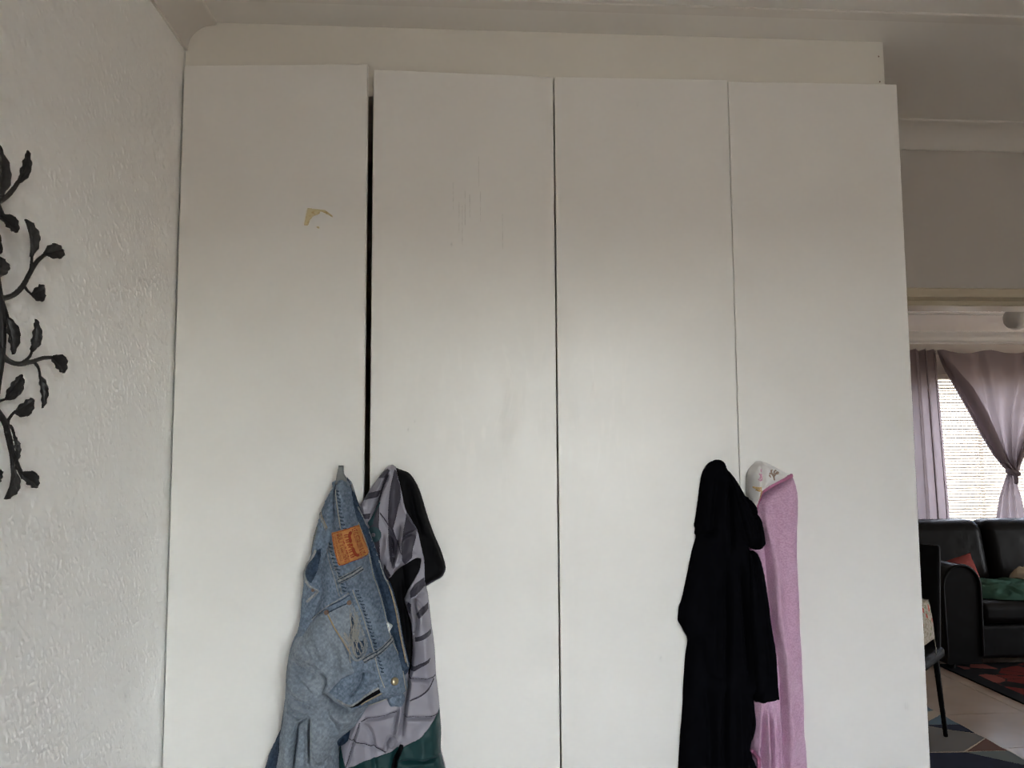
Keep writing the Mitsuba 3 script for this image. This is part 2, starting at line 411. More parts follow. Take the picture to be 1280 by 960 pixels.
# ------------------------------------------------------------------ wardrobe
W = 'wardrobe'
tag(W, 'white built-in wardrobe with four tall plain doors reaching almost to the ceiling', 'wardrobe')
X4 = 1.1643
ZT = 2.471
add(W + '__side_panel', cbox(XL + 0.002, XL + 0.018, YD + 0.022, YW - 0.002, 0, 2.44, 0.001), 'm_carcass')
add(W + '__side_panel', cbox(1.135, 1.151, YD + 0.022, YW - 0.002, 0, 2.44, 0.001), 'm_carcass')
add(W + '__divider', cbox(0.222, 0.238, YD + 0.03, YW - 0.01, 0.1, 2.42, 0.001), 'm_carcass')
add(W + '__top_panel', cbox(XL + 0.019, 1.134, YD + 0.022, YW - 0.002, 2.42, 2.438, 0.001), 'm_carcass')
add(W + '__back_panel', cbox(XL + 0.019, 1.134, YW - 0.008, YW - 0.002, 0.0, 2.419, 0.001), 'm_carcass')
add(W + '__plinth', cbox(XL + 0.019, 1.134, YD + 0.05, YD + 0.066, 0.0, 0.09, 0.001), 'm_carcass')
bh = add(W + '__bulkhead', cbox(XL + 0.0015, 1.1427, 1.9686, YW - 0.002, 2.412, ZC + 0.001, 0.0015), 'm_bulkhead')
tag(bh, 'cream boarding closing the gap between the doors and the ceiling')
sc = lambda x, z: trimesh.creation.cylinder(0.0022, 0.002, sections=10, transform=trimesh.transformations.translation_matrix((x, 1.968, z)) @ trimesh.transformations.rotation_matrix(np.pi / 2, (1, 0, 0)))
for z in (2.487, 2.558):
    add(W + '__bulkhead__nail', sc(1.128, z), 'm_copper')


def door_panel(a, b, ztop_a, ztop_b, z0=0.10, t=0.016, c=0.0012):
    """panel whose front face runs from a to b (x, y), thickness going back"""
    a, b = np.array(a), np.array(b)
    d = (b - a) / np.linalg.norm(b - a)
    n = np.array([-d[1], d[0]])        # backwards
    P = []
    for p, s, zt in ((a, 1, ztop_a), (b, -1, ztop_b)):
        for k, e in ((0, 1), (t, -1)):
            for z, zs in ((z0, 1), (zt, -1)):
                q = p + n * k
                P.append([*(q + d * s * c), z]) if False else None
                P.append([*(q + n * e * c), z + zs * 0]) if False else None
                P.append([*(q + d * s * c + n * 0), z + zs * c])
                P.append([*(q + n * e * c), z + zs * c])
                P.append([*(q + d * s * c + n * e * c), z])
    return trimesh.convex.convex_hull(np.array(P))


z1a = on(231, 82, 1, YD)[2]
d1r = on(459.5, 80, 2, z1a)
z2r = on(690, 96, 1, YD)[2]
d2l = on(467, 87, 2, z2r)
z3l, z3r = on(694, 96, 1, YD)[2], on(909, 100, 1, YD)[2]
z4l, z4r = on(912, 102, 1, YD)[2], on(1121, 105.5, 1, YD)[2]
print('doors', d1r, d2l, z1a, z2r, z3l, z3r, z4l, z4r)
dk = [add(W + '__door', door_panel((XL + 0.006, YD), d1r[:2], z1a, z1a), 'm_door'),
      add(W + '__door', door_panel(d2l[:2], (0.2385, YD), z2r, z2r), 'm_door'),
      add(W + '__door', door_panel((0.2425, YD), (0.7017, YD), z3l, z3r), 'm_door'),
      add(W + '__door', door_panel((0.7033, YD), (X4, YD), z4l, z4r), 'm_door')]
tag(dk[0], 'leftmost door, slightly ajar, with a scrap of old tape')
tag(dk[1], 'second door from the left with scuffed patch at mid height')
tag(dk[2], 'third door from the left')
tag(dk[3], 'rightmost door')
# torn tape left on the first door
d1 = np.array([d1r[0] - (XL + 0.006), d1r[1] - YD])
d1y = lambda x: YD + (x - XL - 0.006) * d1[1] / d1[0]


def flat_on_door1(pts, lift, t):
    P = np.array([on(a, b, 1, d1y(on(a, b, 1, YD)[0]))[[0, 2]] for a, b in pts])
    m = trimesh.creation.extrude_polygon(Polygon(P), t, engine='earcut')
    v = m.vertices.copy()
    m.vertices = np.stack([v[:, 0], d1y(v[:, 0]) + 0.0003 - v[:, 2] - lift, v[:, 1]], 1)
    trimesh.repair.fix_normals(m)
    return m


tk = add(dk[0] + '__tape_scrap', cat(
    flat_on_door1([(384.5, 260), (392, 261), (400, 262), (400, 267), (392, 270), (387.5, 275), (385, 282), (380, 281.5), (382, 271)], 0, 0.0008),
    flat_on_door1([(400, 262), (406, 262.5), (411, 266), (416, 270), (415.5, 271.5), (409, 268), (403, 265), (400, 264.5)], 0, 0.0007),
    flat_on_door1([(395.5, 283), (399, 283.5), (399.5, 286), (396.5, 285.5)], 0, 0.0006)), 'm_tape')
tag(tk, 'torn yellowed scrap of old tape')


# ------------------------------------------------------------------ hanging clothes
def seg_dist(P, line):
    """distance to a polyline, signed side, arc length fraction"""
    best = np.full(len(P), 1e9)
    side = np.zeros(len(P))
    arc = np.zeros(len(P))
    L = np.r_[0, np.cumsum(np.linalg.norm(np.diff(line, axis=0), axis=1))]
    for i in range(len(line) - 1):
        a, d = line[i], line[i + 1] - line[i]
        l2 = d @ d + 1e-18
        t = np.clip(((P - a) @ d) / l2, 0, 1)
        q = P - a - t[:, None] * d
        r = np.linalg.norm(q, axis=1)
        m = r < best
        best = np.where(m, r, best)
        s = d[0] * q[:, 1] - d[1] * q[:, 0]
        side = np.where(m, np.sign(s), side)
        arc = np.where(m, L[i] + t * math.sqrt(l2), arc)
    return best, side, arc, L[-1]


def door_y(x):
    a = d1y(x)
    t = np.clip((x - d2l[0]) / (0.2385 - d2l[0]), 0, 1)
    b = d2l[1] + (YD - d2l[1]) * t
    w = np.clip((x - (d1r[0] - 0.005)) / 0.02, 0, 1)
    return np.minimum(a * (1 - w) + b * w, YD)


class Cloth:
    """one layer of cloth hanging in front of the door: an outline and a height field in metres off the door plane"""

    def __init__(self, outline, base, bulge, edge, folds=(), under=None, noise=(0.003, 12, 1), sp=0.0035, taper=None, over=()):
        xm = on(np.mean([p[0] for p in outline]), 700, 1, YD)[0]
        self.yp = float(door_y(xm)) - base - 0.6 * bulge - (under if isinstance(under, float) else 0.0)
        self.over = over
        self.px = outline
        self.ol = smooth_path(np.vstack([xz(outline, self.yp), xz(outline[:1], self.yp)]), 3)[:-1] if taper is None else xz(outline, self.yp)
        self.poly = Polygon(self.ol).buffer(0)
        if self.poly.geom_type != 'Polygon':
            self.poly = max(self.poly.geoms, key=lambda g: g.area)
        self.base, self.bulge, self.edge, self.under, self.noise, self.sp = base, bulge, edge, under, noise, sp
        self.folds = [(k, smooth_path(xz(p, self.yp), 5), a * (1.7 if k in 'rv' else 1.3), w) for k, p, a, w in folds]

    def height(self, P):
        P = np.asarray(P, float)
        pts = shapely.points(P)
        d = shapely.distance(pts, self.poly.exterior) * np.where(shapely.contains(self.poly, pts), 1, 0)
        t = np.clip(d / self.edge, 0, 1)
        h = self.base + self.bulge * np.sqrt(np.maximum(1 - (1 - t) ** 2, 0))
        fade = np.clip(d / 0.006, 0, 1) * 0.75 + 0.25
        if self.under is not None:
            h = h + (self.under(P) if callable(self.under) else self.under)
        for kind, line, amp, w in self.folds:
            r, s, arc, L = seg_dist(P, line)
            tp = np.clip(np.minimum(arc, L - arc) / (0.22 * L + 1e-9), 0, 1)
            tp = tp * tp * (3 - 2 * tp) * fade
            if kind == 'r':
                h = h + amp * np.exp(-(r / w) ** 2) * tp
            elif kind == 'v':
                h = h - amp * np.exp(-(r / w) ** 2) * tp
            elif kind == 'g':
                h = h - amp * np.exp(-(r / w) ** 2) * np.sqrt(tp) * 0.9 + 0.14 * amp * np.exp(-((r - 3.2 * w) / (2.2 * w)) ** 2) * tp
            elif kind == 's':
                x = r * s
                e = 0.0022
                q = np.clip((x + e) / (2 * e), 0, 1)
                h = h + amp * tp * q * q * (3 - 2 * q) * np.exp(-np.maximum(x, 0) / w)
            elif kind == 'p':
                h = h + amp * np.exp(-(r / w) ** 2) * np.sin(arc / 0.0085 * 2 * np.pi + 3 * np.sin(arc * 90)) * fade
        a, f, sd = self.noise
        n = meshkit.fbm(np.stack([P[:, 0] * f, P[:, 1] * f, P[:, 0] * 0 + sd], 1), 3, seed=sd)
        h = h + a * (n - 0.5) * 2 * fade
        return np.maximum(h, self.floor(P) + 0.004) if self.over else h

    def floor(self, P):
        f = np.full(len(P), 0.0015)
        for o in self.over:
            ins = shapely.contains(o.poly.buffer(0.004), shapely.points(P))
            f = np.where(ins, np.maximum(f, o.height(P) + 0.001), f)
        return f

    def tri(self, poly, sp):
        ext = np.array(poly.exterior.coords)[:-1]
        ext = np.array(LineString(np.vstack([ext, ext[:1]])).segmentize(sp).coords)[:-1]
        x0, z0, x1, z1 = poly.bounds
        gx, gz = np.meshgrid(np.arange(x0, x1, sp), np.arange(z0, z1, sp * 0.87))
        gx = gx + (np.arange(len(gx)) % 2)[:, None] * sp / 2
        G = np.stack([gx.ravel(), gz.ravel()], 1)
        ins = poly.buffer(-sp * 0.5)
        G = G[shapely.contains(ins, shapely.points(G))]
        P = np.vstack([ext, G])
        tr = Delaunay(P).simplices
        c = P[tr].mean(1)
        tr = tr[shapely.contains(poly, shapely.points(c))]
        a, b, c_ = P[tr[:, 0]], P[tr[:, 1]], P[tr[:, 2]]
        ar = (b[:, 0] - a[:, 0]) * (c_[:, 1] - a[:, 1]) - (b[:, 1] - a[:, 1]) * (c_[:, 0] - a[:, 0])
        tr = np.where((ar < 0)[:, None], tr[:, ::-1], tr)
        return P, tr[np.abs(ar) > 1e-12], len(ext)

    def slab(self, poly, top, back, sp):
        P, tr, ne = self.tri(poly, sp)
        h1 = top(P)
        h0 = np.minimum(back(P, h1), h1 - 0.0004)
        n = len(P)
        V = np.vstack([np.stack([P[:, 0], door_y(P[:, 0]) - h1, P[:, 1]], 1), np.stack([P[:, 0], door_y(P[:, 0]) - h0, P[:, 1]], 1)])
        e = np.sort(np.vstack([tr[:, [0, 1]], tr[:, [1, 2]], tr[:, [2, 0]]]), axis=1)
        de = np.vstack([tr[:, [0, 1]], tr[:, [1, 2]], tr[:, [2, 0]]])
        _, idx, cnt = np.unique(e, axis=0, return_index=True, return_counts=True)
        b = de[idx[cnt == 1]]
        side = np.vstack([np.stack([b[:, 1], b[:, 0], b[:, 0] + n], 1), np.stack([b[:, 1], b[:, 0] + n, b[:, 1] + n], 1)])
        return trimesh.Trimesh(V, np.vstack([tr, tr[:, ::-1] + n, side]), process=False)

    def mesh(self, thick=None):
        if thick is None:
            return self.slab(self.poly, self.height, lambda P, h: np.maximum(0.0025, self.floor(P)), self.sp)
        return self.slab(self.poly, self.height, lambda P, h: h - thick, self.sp)

    def patch(self, pts, lift, depth=0.002, sp=0.003, curve=False, clip=True):
        P = xz(pts, self.yp)
        if curve:
            P = smooth_path(np.vstack([P, P[:1]]), 4)[:-1]
        q = Polygon(P).buffer(0)
        if clip: q = q.intersection(self.poly.buffer(-0.0002))
        qs = [g for g in getattr(q, 'geoms', [q]) if g.geom_type == 'Polygon' and g.area > 1e-6]
        return cat(*[self.slab(g, lambda X: self.height(X) + lift, lambda X, h: h - lift - depth, sp) for g in qs])

    def cord(self, pts, r, lift=0.3, sides=6, squash=1.0, step=0.003):
        L = LineString(smooth_path(xz(pts, self.yp), 6)).segmentize(step)
        P = np.array(L.coords)
        h = self.height(P) + r * lift
        return tube(np.stack([P[:, 0], door_y(P[:, 0]) - h, P[:, 1]], 1), r, sides, flat=((0, 1, 0), squash))

    def disc(self, c, r, t, sides=20, lift=0.0):
        p = xz([c], self.yp)
        h = float(self.height(p)[0]) + lift
        # little dome on the surface, turned to the surface normal
        e = 0.004
        hx = (self.height(p + [[e, 0]]) - self.height(p - [[e, 0]]))[0] / (2 * e)
        hz = (self.height(p + [[0, e]]) - self.height(p - [[0, e]]))[0] / (2 * e)
        hx, hz = np.clip([hx, hz], -0.5, 0.5)
        n = np.array([-hx, -1.0, -hz])
        n /= np.linalg.norm(n)
        prof = [(0, -0.002), (r, -0.002), (r, t * 0.6), (r * 0.88, t), (r * 0.65, t * 0.8), (r * 0.3, t), (0, t * 1.05)]
        m = trimesh.creation.revolve(np.array(prof), sections=sides)
        m.apply_transform(trimesh.geometry.align_vectors([0, 0, 1], n))
        m.apply_translation([p[0, 0], float(door_y(p[0, 0])) - h, p[0, 1]])
        return m



# ---- padded jacket on the second door
K = 'padded_jacket'
tag(K, 'grey padded jacket with darker stripes, black hood and dark green hem hanging beside jeans', 'jacket')
hood = Cloth([(487, 583), (492, 584.5), (502, 588), (512, 593), (521, 607), (527, 623), (532.5, 642), (538, 658), (544, 674), (549, 685), (553, 696), (556.3, 708), (556.8, 713), (555, 719), (551, 724), (541, 729.5), (532, 735), (522, 740), (505, 735), (495, 640)],
             0.008, 0.040, 0.022, [('v', [(508, 598), (515, 620), (520, 645), (530, 672)], 0.008, 0.006), ('r', [(518, 612), (524, 635), (532, 660), (541, 690)], 0.005, 0.008),
                                   ('v', [(530, 664), (538, 680), (541, 700)], 0.005, 0.006), ('s', [(556, 714), (545, 722), (532, 729)], 0.004, 0.01), ('v', [(520, 600), (522, 625), (528, 650)], 0.004, 0.004)], noise=(0.006, 22, 11))
hk = add(K + '__hood', hood.mesh(), 'm_nylon_black', True)
tag(hk, 'black hood hanging open to the right')
add(hk + '__hem', hood.cord([(555.5, 711), (554, 716.5), (549, 721.5), (540, 726), (532, 731)], 0.0016, 0.6), 'm_quilt', True)
# dark inside, seen through the opening under the flap
ins = Cloth([(478, 715), (500, 700), (520, 694), (530, 696), (527, 715), (517, 735), (508, 752), (514, 775), (518, 800), (517, 850), (510, 880), (504, 880), (495, 800), (482, 740)],
            0.014, 0.012, 0.016, [('v', [(500, 720), (503, 760), (508, 810)], 0.006, 0.006), ('r', [(492, 730), (500, 770), (505, 800)], 0.004, 0.006)], noise=(0.003, 18, 13), sp=0.004)
ik = add(K + '__inside', ins.mesh(), 'm_nylon_black', True)
tag(ik, 'black inside showing through the front opening')
lowf = [('g', [(544, 846), (530, 847.5), (511, 847)], 0.006, 0.0022), ('g', [(549, 892), (535, 895), (504, 895)], 0.006, 0.0022), ('g', [(514, 800), (512, 830), (509, 860), (505, 890), (502, 920)], 0.014, 0.0026),
        ('g', [(519, 744), (518.5, 758), (521, 774), (517, 796)], 0.012, 0.0024), ('g', [(453.5, 897), (478, 893), (498, 887)], 0.005, 0.002), ('g', [(451, 900), (444, 921), (436, 951)], 0.005, 0.002),
        ('g', [(484, 933), (484, 926), (490, 920), (497, 921)], 0.009, 0.002), ('g', [(551, 945), (535, 947), (500, 949)], 0.005, 0.0025), ('g', [(456, 900), (465, 914), (469, 940)], 0.004, 0.0025), ('g', [(498, 885), (495, 900), (492, 915)], 0.007, 0.0025),
        ('v', [(544, 846), (530, 847.5), (511, 847)], 0.006, 0.004), ('v', [(549, 892), (535, 895), (504, 895)], 0.006, 0.004), ('v', [(551, 945), (535, 948), (496, 950)], 0.005, 0.004),
        ('v', [(519, 742), (518.5, 758), (522, 776), (517, 800)], 0.010, 0.005), ('v', [(518, 747), (526, 756), (533, 765)], 0.006, 0.004), ('r', [(514, 748), (516, 760), (518, 775)], 0.006, 0.005),
        ('v', [(519, 746), (524, 742), (532, 742)], 0.005, 0.004),
        ('v', [(513, 800), (512, 830), (509, 860), (505, 895), (502, 925)], 0.012, 0.006), ('r', [(533, 780), (534, 820), (536, 870)], 0.006, 0.014),
        ('r', [(520, 905), (528, 925), (530, 960)], 0.005, 0.014), ('v', [(500, 925), (494, 945), (486, 1005)], 0.014, 0.006),
        ('r', [(505, 880), (500, 900), (495, 918)], 0.007, 0.006), ('v', [(500, 880), (496, 898), (494, 915)], 0.005, 0.004),
        ('v', [(484, 925), (488, 918), (495, 919)], 0.006, 0.004), ('v', [(483, 937), (484, 927), (490, 921)], 0.005, 0.003), ('r', [(488, 932), (494, 926), (500, 925)], 0.007, 0.004),
        ('v', [(453.5, 897), (480, 893), (502, 886)], 0.005, 0.0035), ('v', [(451, 901), (444, 921), (436, 950)], 0.005, 0.0035), ('v', [(436, 916), (456, 926), (484, 937)], 0.004, 0.003),
        ('v', [(456, 899), (466, 915), (469, 945), (472, 965)], 0.004, 0.005)]
low = Cloth([(527, 690), (530.5, 700), (531, 720), (532, 735), (535, 754), (538.5, 785), (541, 802), (543, 822), (544, 846), (546.5, 868), (548.3, 884), (549.5, 898), (551, 920), (550.5, 944), (552, 1005), (424, 1005), (424.5, 940), (427, 924), (440, 905), (452, 880), (505, 840), (514, 815), (513, 784), (509, 768), (504.5, 752), (505, 749), (511, 736), (518, 724), (524.5, 712), (526.5, 700)],
            0.018, 0.044, 0.024, lowf, noise=(0.006, 16, 12), sp=0.0024, over=(hood,))
add(K + '__body', low.mesh(), 'm_nylon', True)
upf = [('g', [(488, 588), (479, 607), (472, 626), (463, 652)], 0.010, 0.0024), ('g', [(488, 668), (490, 690), (491, 714)], 0.012, 0.0024), ('g', [(502, 652), (497, 680), (493, 704)], 0.010, 0.0026), ('g', [(521, 664), (511, 667), (503, 672)], 0.006, 0.0022), ('g', [(480, 704), (484, 715), (489, 721)], 0.007, 0.002),
       ('v', [(489, 590), (479, 607), (472, 625), (463, 652)], 0.008, 0.005), ('r', [(497, 590), (494, 620), (488, 660)], 0.006, 0.012),
       ('v', [(475.5, 640), (486, 656), (496, 676), (503, 693)], 0.005, 0.003), ('r', [(485, 664), (484, 680), (480, 700)], 0.006, 0.006),
       ('v', [(489, 668), (491, 690), (491, 712)], 0.012, 0.006), ('v', [(500, 655), (496, 685), (492, 705)], 0.008, 0.006), ('r', [(505, 650), (506, 672), (500, 695)], 0.007, 0.008),
       ('v', [(520, 665), (510, 668), (502, 674)], 0.006, 0.004), ('r', [(482, 715), (488, 700), (494, 694)], 0.006, 0.004), ('v', [(480, 705), (484, 716), (488, 720)], 0.006, 0.003),
       ('v', [(500, 690), (498, 700), (495, 708)], 0.005, 0.003)]
upper = Cloth([(485, 582), (488, 581.2), (491, 582.5), (494.5, 587), (500.6, 608), (506, 634), (513, 648), (521, 662), (525, 676), (527.5, 688), (530.5, 700), (529, 706), (527.5, 699), (519, 698), (506, 706), (495, 714), (484.5, 725), (479, 715), (470, 695), (462, 670), (450.5, 636), (453, 627), (458.5, 617.5), (465, 607), (472.5, 597), (480, 587)],
              0.030, 0.030, 0.022, upf, noise=(0.006, 18, 14), sp=0.0024, over=(ins, hood))
uk = add(K + '__upper_body', upper.mesh(), 'm_nylon', True)
stripes_u = [
    [(484, 586), (488, 588), (482, 597), (472, 597.5), (477, 591)],
    [(459.5, 616.5), (476, 612.5), (472.5, 621), (455.5, 624.5)],
    [(454.5, 642.5), (464, 641), (462, 648), (452, 649)],
    [(483, 593), (486, 594), (479, 610), (475, 627), (474.5, 655), (475.5, 702), (470, 694), (461, 665), (464, 652), (470, 632), (478, 606)],
    [(493, 587), (496.5, 590), (500.5, 608), (501, 622), (496, 645), (492, 660), (497, 680), (494, 698), (490, 710), (487, 690), (486, 660), (486.5, 630), (488.5, 612)],
    [(508.5, 640), (521, 662), (520, 672), (516.5, 684), (515, 697), (506, 706), (503, 700), (502.5, 680), (506, 658)],
    [(480, 706), (486, 712), (488, 720), (484.5, 725), (480, 716)],
]
for s in stripes_u:
    add(uk + '__stripe', upper.patch(s, 0.0016, 0.002, sp=0.0018), 'm_nylon_stripe', True)
lk = K + '__body'
stripes_l = [
    [(530.5, 721), (532.5, 731), (519.5, 744), (513.5, 746.5), (512.5, 739), (519, 729)],
    [(534.5, 754), (535, 762), (523.5, 772.5), (520, 769), (524.5, 761)],
    [(538, 787), (539, 792.5), (523.5, 799.5), (519, 801), (519, 796)],
    [(538.5, 820), (536.5, 825), (519, 836.5), (512, 838), (513, 833), (519, 831)],
    [(511, 752), (515, 753), (513, 768), (510, 764), (508, 756)],
]
for s in stripes_l:
    add(lk + '__stripe', low.patch(s, 0.0016, 0.002, sp=0.0018), 'm_nylon_stripe', True)
add(lk + '__seam', low.cord([(542, 848), (535, 859), (526, 867), (513, 873)], 0.0016, 0.6, 6, 0.5), 'm_quilt', True)
for g, nm in (([(426.5, 925), (431, 940), (435.3, 952), (452, 947.5), (469.6, 944), (481, 939.5), (492, 936), (499, 931), (500, 940), (492, 980), (415, 980), (416, 925)], 'a'), ([(506, 929.5), (520, 922), (528, 916), (535, 908.5), (542, 898), (549.5, 888), (560, 890), (562, 980), (486, 980), (496, 945)], 'b')):
    gk = add(K + '__hem_panel', low.patch(g, 0.0016, 0.002, sp=0.0022), 'm_nylon_green', True)
    tag(gk, 'dark green lower panel')
add(K + '__front_gap_shade', low.patch([(501, 926.5), (505, 929), (503, 937), (497, 955), (492, 1005), (484, 1005), (490, 955), (496, 940)], 0.0022, 0.002, curve=True), 'm_nylon_black', True)  # black strip stands in for the shaded gap between the green panels
for pts in ([(453.5, 897), (478, 893), (496, 888)], [(451.5, 899), (444, 921), (435.5, 951)], [(436.5, 916.5), (456, 926), (483, 937)], [(511, 847), (530, 847.5), (543.5, 846)], [(504, 894.5), (525, 895.5), (548, 891.5)], [(500, 948), (530, 948), (550, 944)]):
    add(K + '__quilting', low.cord(pts, 0.0011, 1.0), 'm_quilt', True)
for pts in ([(475.5, 640), (486, 656), (496, 676), (503, 693)],):
    add(uk + '__quilting', upper.cord(pts, 0.0011, 1.0), 'm_quilt', True)
# round teal emblem and the teal piping above it
em = add(uk + '__emblem', upper.patch([(468 + 9.3 * math.cos(t), 667.5 + 9.8 * math.sin(t)) for t in np.linspace(0, 2 * math.pi, 24, endpoint=False)], 0.0034, 0.0034, sp=0.0012), 'm_nylon_teal', True)
tag(em, 'round dark teal emblem with a grey dot')
add(em + '__dot', upper.patch([(467.5 + 2.6 * math.cos(t), 668 + 2.8 * math.sin(t)) for t in np.linspace(0, 2 * math.pi, 12, endpoint=False)], 0.0044, 0.003, sp=0.0012), 'm_nylon_dot', True)
add(uk + '__piping', upper.patch([(475, 627), (476.5, 628), (470, 640), (467, 655), (462, 658), (460, 653), (464, 648), (468, 638)], 0.0026, 0.002, sp=0.0016), 'm_nylon_teal', True)

# ---- jeans, hung by a belt loop on the first door
J = 'jeans'
tag(J, 'faded blue denim jeans hanging from a belt loop, orange leather patch at the waist', 'jeans')
back = Cloth([(425, 640), (420, 800), (440, 905), (426, 930), (421, 946), (422, 1005), (326, 1005), (330, 958), (336, 941), (343, 926), (360, 880), (375, 780), (400, 660)],
             0.010, 0.040, 0.026, [('v', [(352, 900), (344, 940), (340, 970)], 0.006, 0.006)], noise=(0.003, 14, 3), sp=0.005, over=(low,))
add(J + '__back_leg', back.mesh(), 'm_denim_dark', True)
hip = Cloth([(421, 600), (416, 606), (406, 623), (399, 640), (394, 657), (388.5, 677), (386, 694), (381, 709), (378, 718), (377, 730), (374.3, 752), (372.5, 775), (368.5, 793), (362, 806), (360, 830), (400, 830), (430, 760), (430, 660)],
            0.020, 0.055, 0.026,
            [('s', [(372, 800), (383, 772), (392, 752), (399, 738), (397, 733), (389, 729), (383, 722), (380, 712)], 0.005, 0.010),
             ('v', [(399, 686), (398, 703), (393, 720)], 0.010, 0.010),
             ('v', [(409, 640), (405, 660), (403, 685)], 0.006, 0.007),
             ('r', [(392, 690), (399, 668), (404, 648)], 0.004, 0.006)], noise=(0.003, 16, 5))
add(J + '__hip_panel', hip.mesh(), 'm_denim', True)
add(J + '__pocket_lining', hip.patch([(398, 686), (404, 684), (401, 700), (396, 718), (391.5, 727), (386, 723), (382, 716), (382, 709), (390, 698)], 0.0006, 0.001), 'm_denim_dark', True)
add(J + '__lining_edge', hip.patch([(395, 657), (399, 659), (393, 678), (389.5, 694), (386.5, 694), (388.5, 677)], 0.0008, 0.001), 'm_pocketing', True)
add(J + '__pocket_hem', hip.cord([(397, 686), (390, 698), (381.5, 709), (380, 715), (384, 724), (391, 731), (398, 734.5), (399.5, 737), (396, 741), (390, 746), (386, 750)], 0.0030, 0.5, 8, 0.5), 'm_denim_worn', True)
add(J + '__seam', hip.cord([(399, 641), (404, 651), (410, 661)], 0.0024, 0.4, 6, 0.5), 'm_denim_worn', True)
add(J + '__seam', hip.cord([(401, 640), (406, 650), (411.5, 659)], 0.0009, 1.0), 'm_thread', True)

# inner face of the far waistband, seen beyond the near one
inner = Cloth([(434, 597), (441, 612), (448, 630), (460, 660), (470, 687), (473, 695), (481, 719), (489, 736), (497.5, 766), (502.5, 795), (510, 829), (511.5, 835), (507, 845), (498, 845), (470, 760), (455, 710), (440, 640)],
              0.038, 0.024, 0.014, [('v', [(446, 645), (460, 690), (474, 735), (488, 790), (500, 838)], 0.008, 0.007)], noise=(0.002, 16, 8), over=(ins, upper, low))
add(J + '__inner_waistband', inner.mesh(0.012), 'm_denim_dark', True)
add(J + '__binding', inner.cord([(448.5, 633), (459.5, 661), (469, 687), (472, 696), (480, 720), (488, 737), (496.5, 766.5), (501.5, 795.5), (509, 829.5), (510, 833)], 0.0022, 0.3, 6, 0.7), 'm_denim_worn', True)
add(J + '__stitching', inner.cord([(484, 726), (491, 748), (496, 770), (500.5, 795), (507.5, 828)], 0.0012, 0.8), 'm_thread', True)

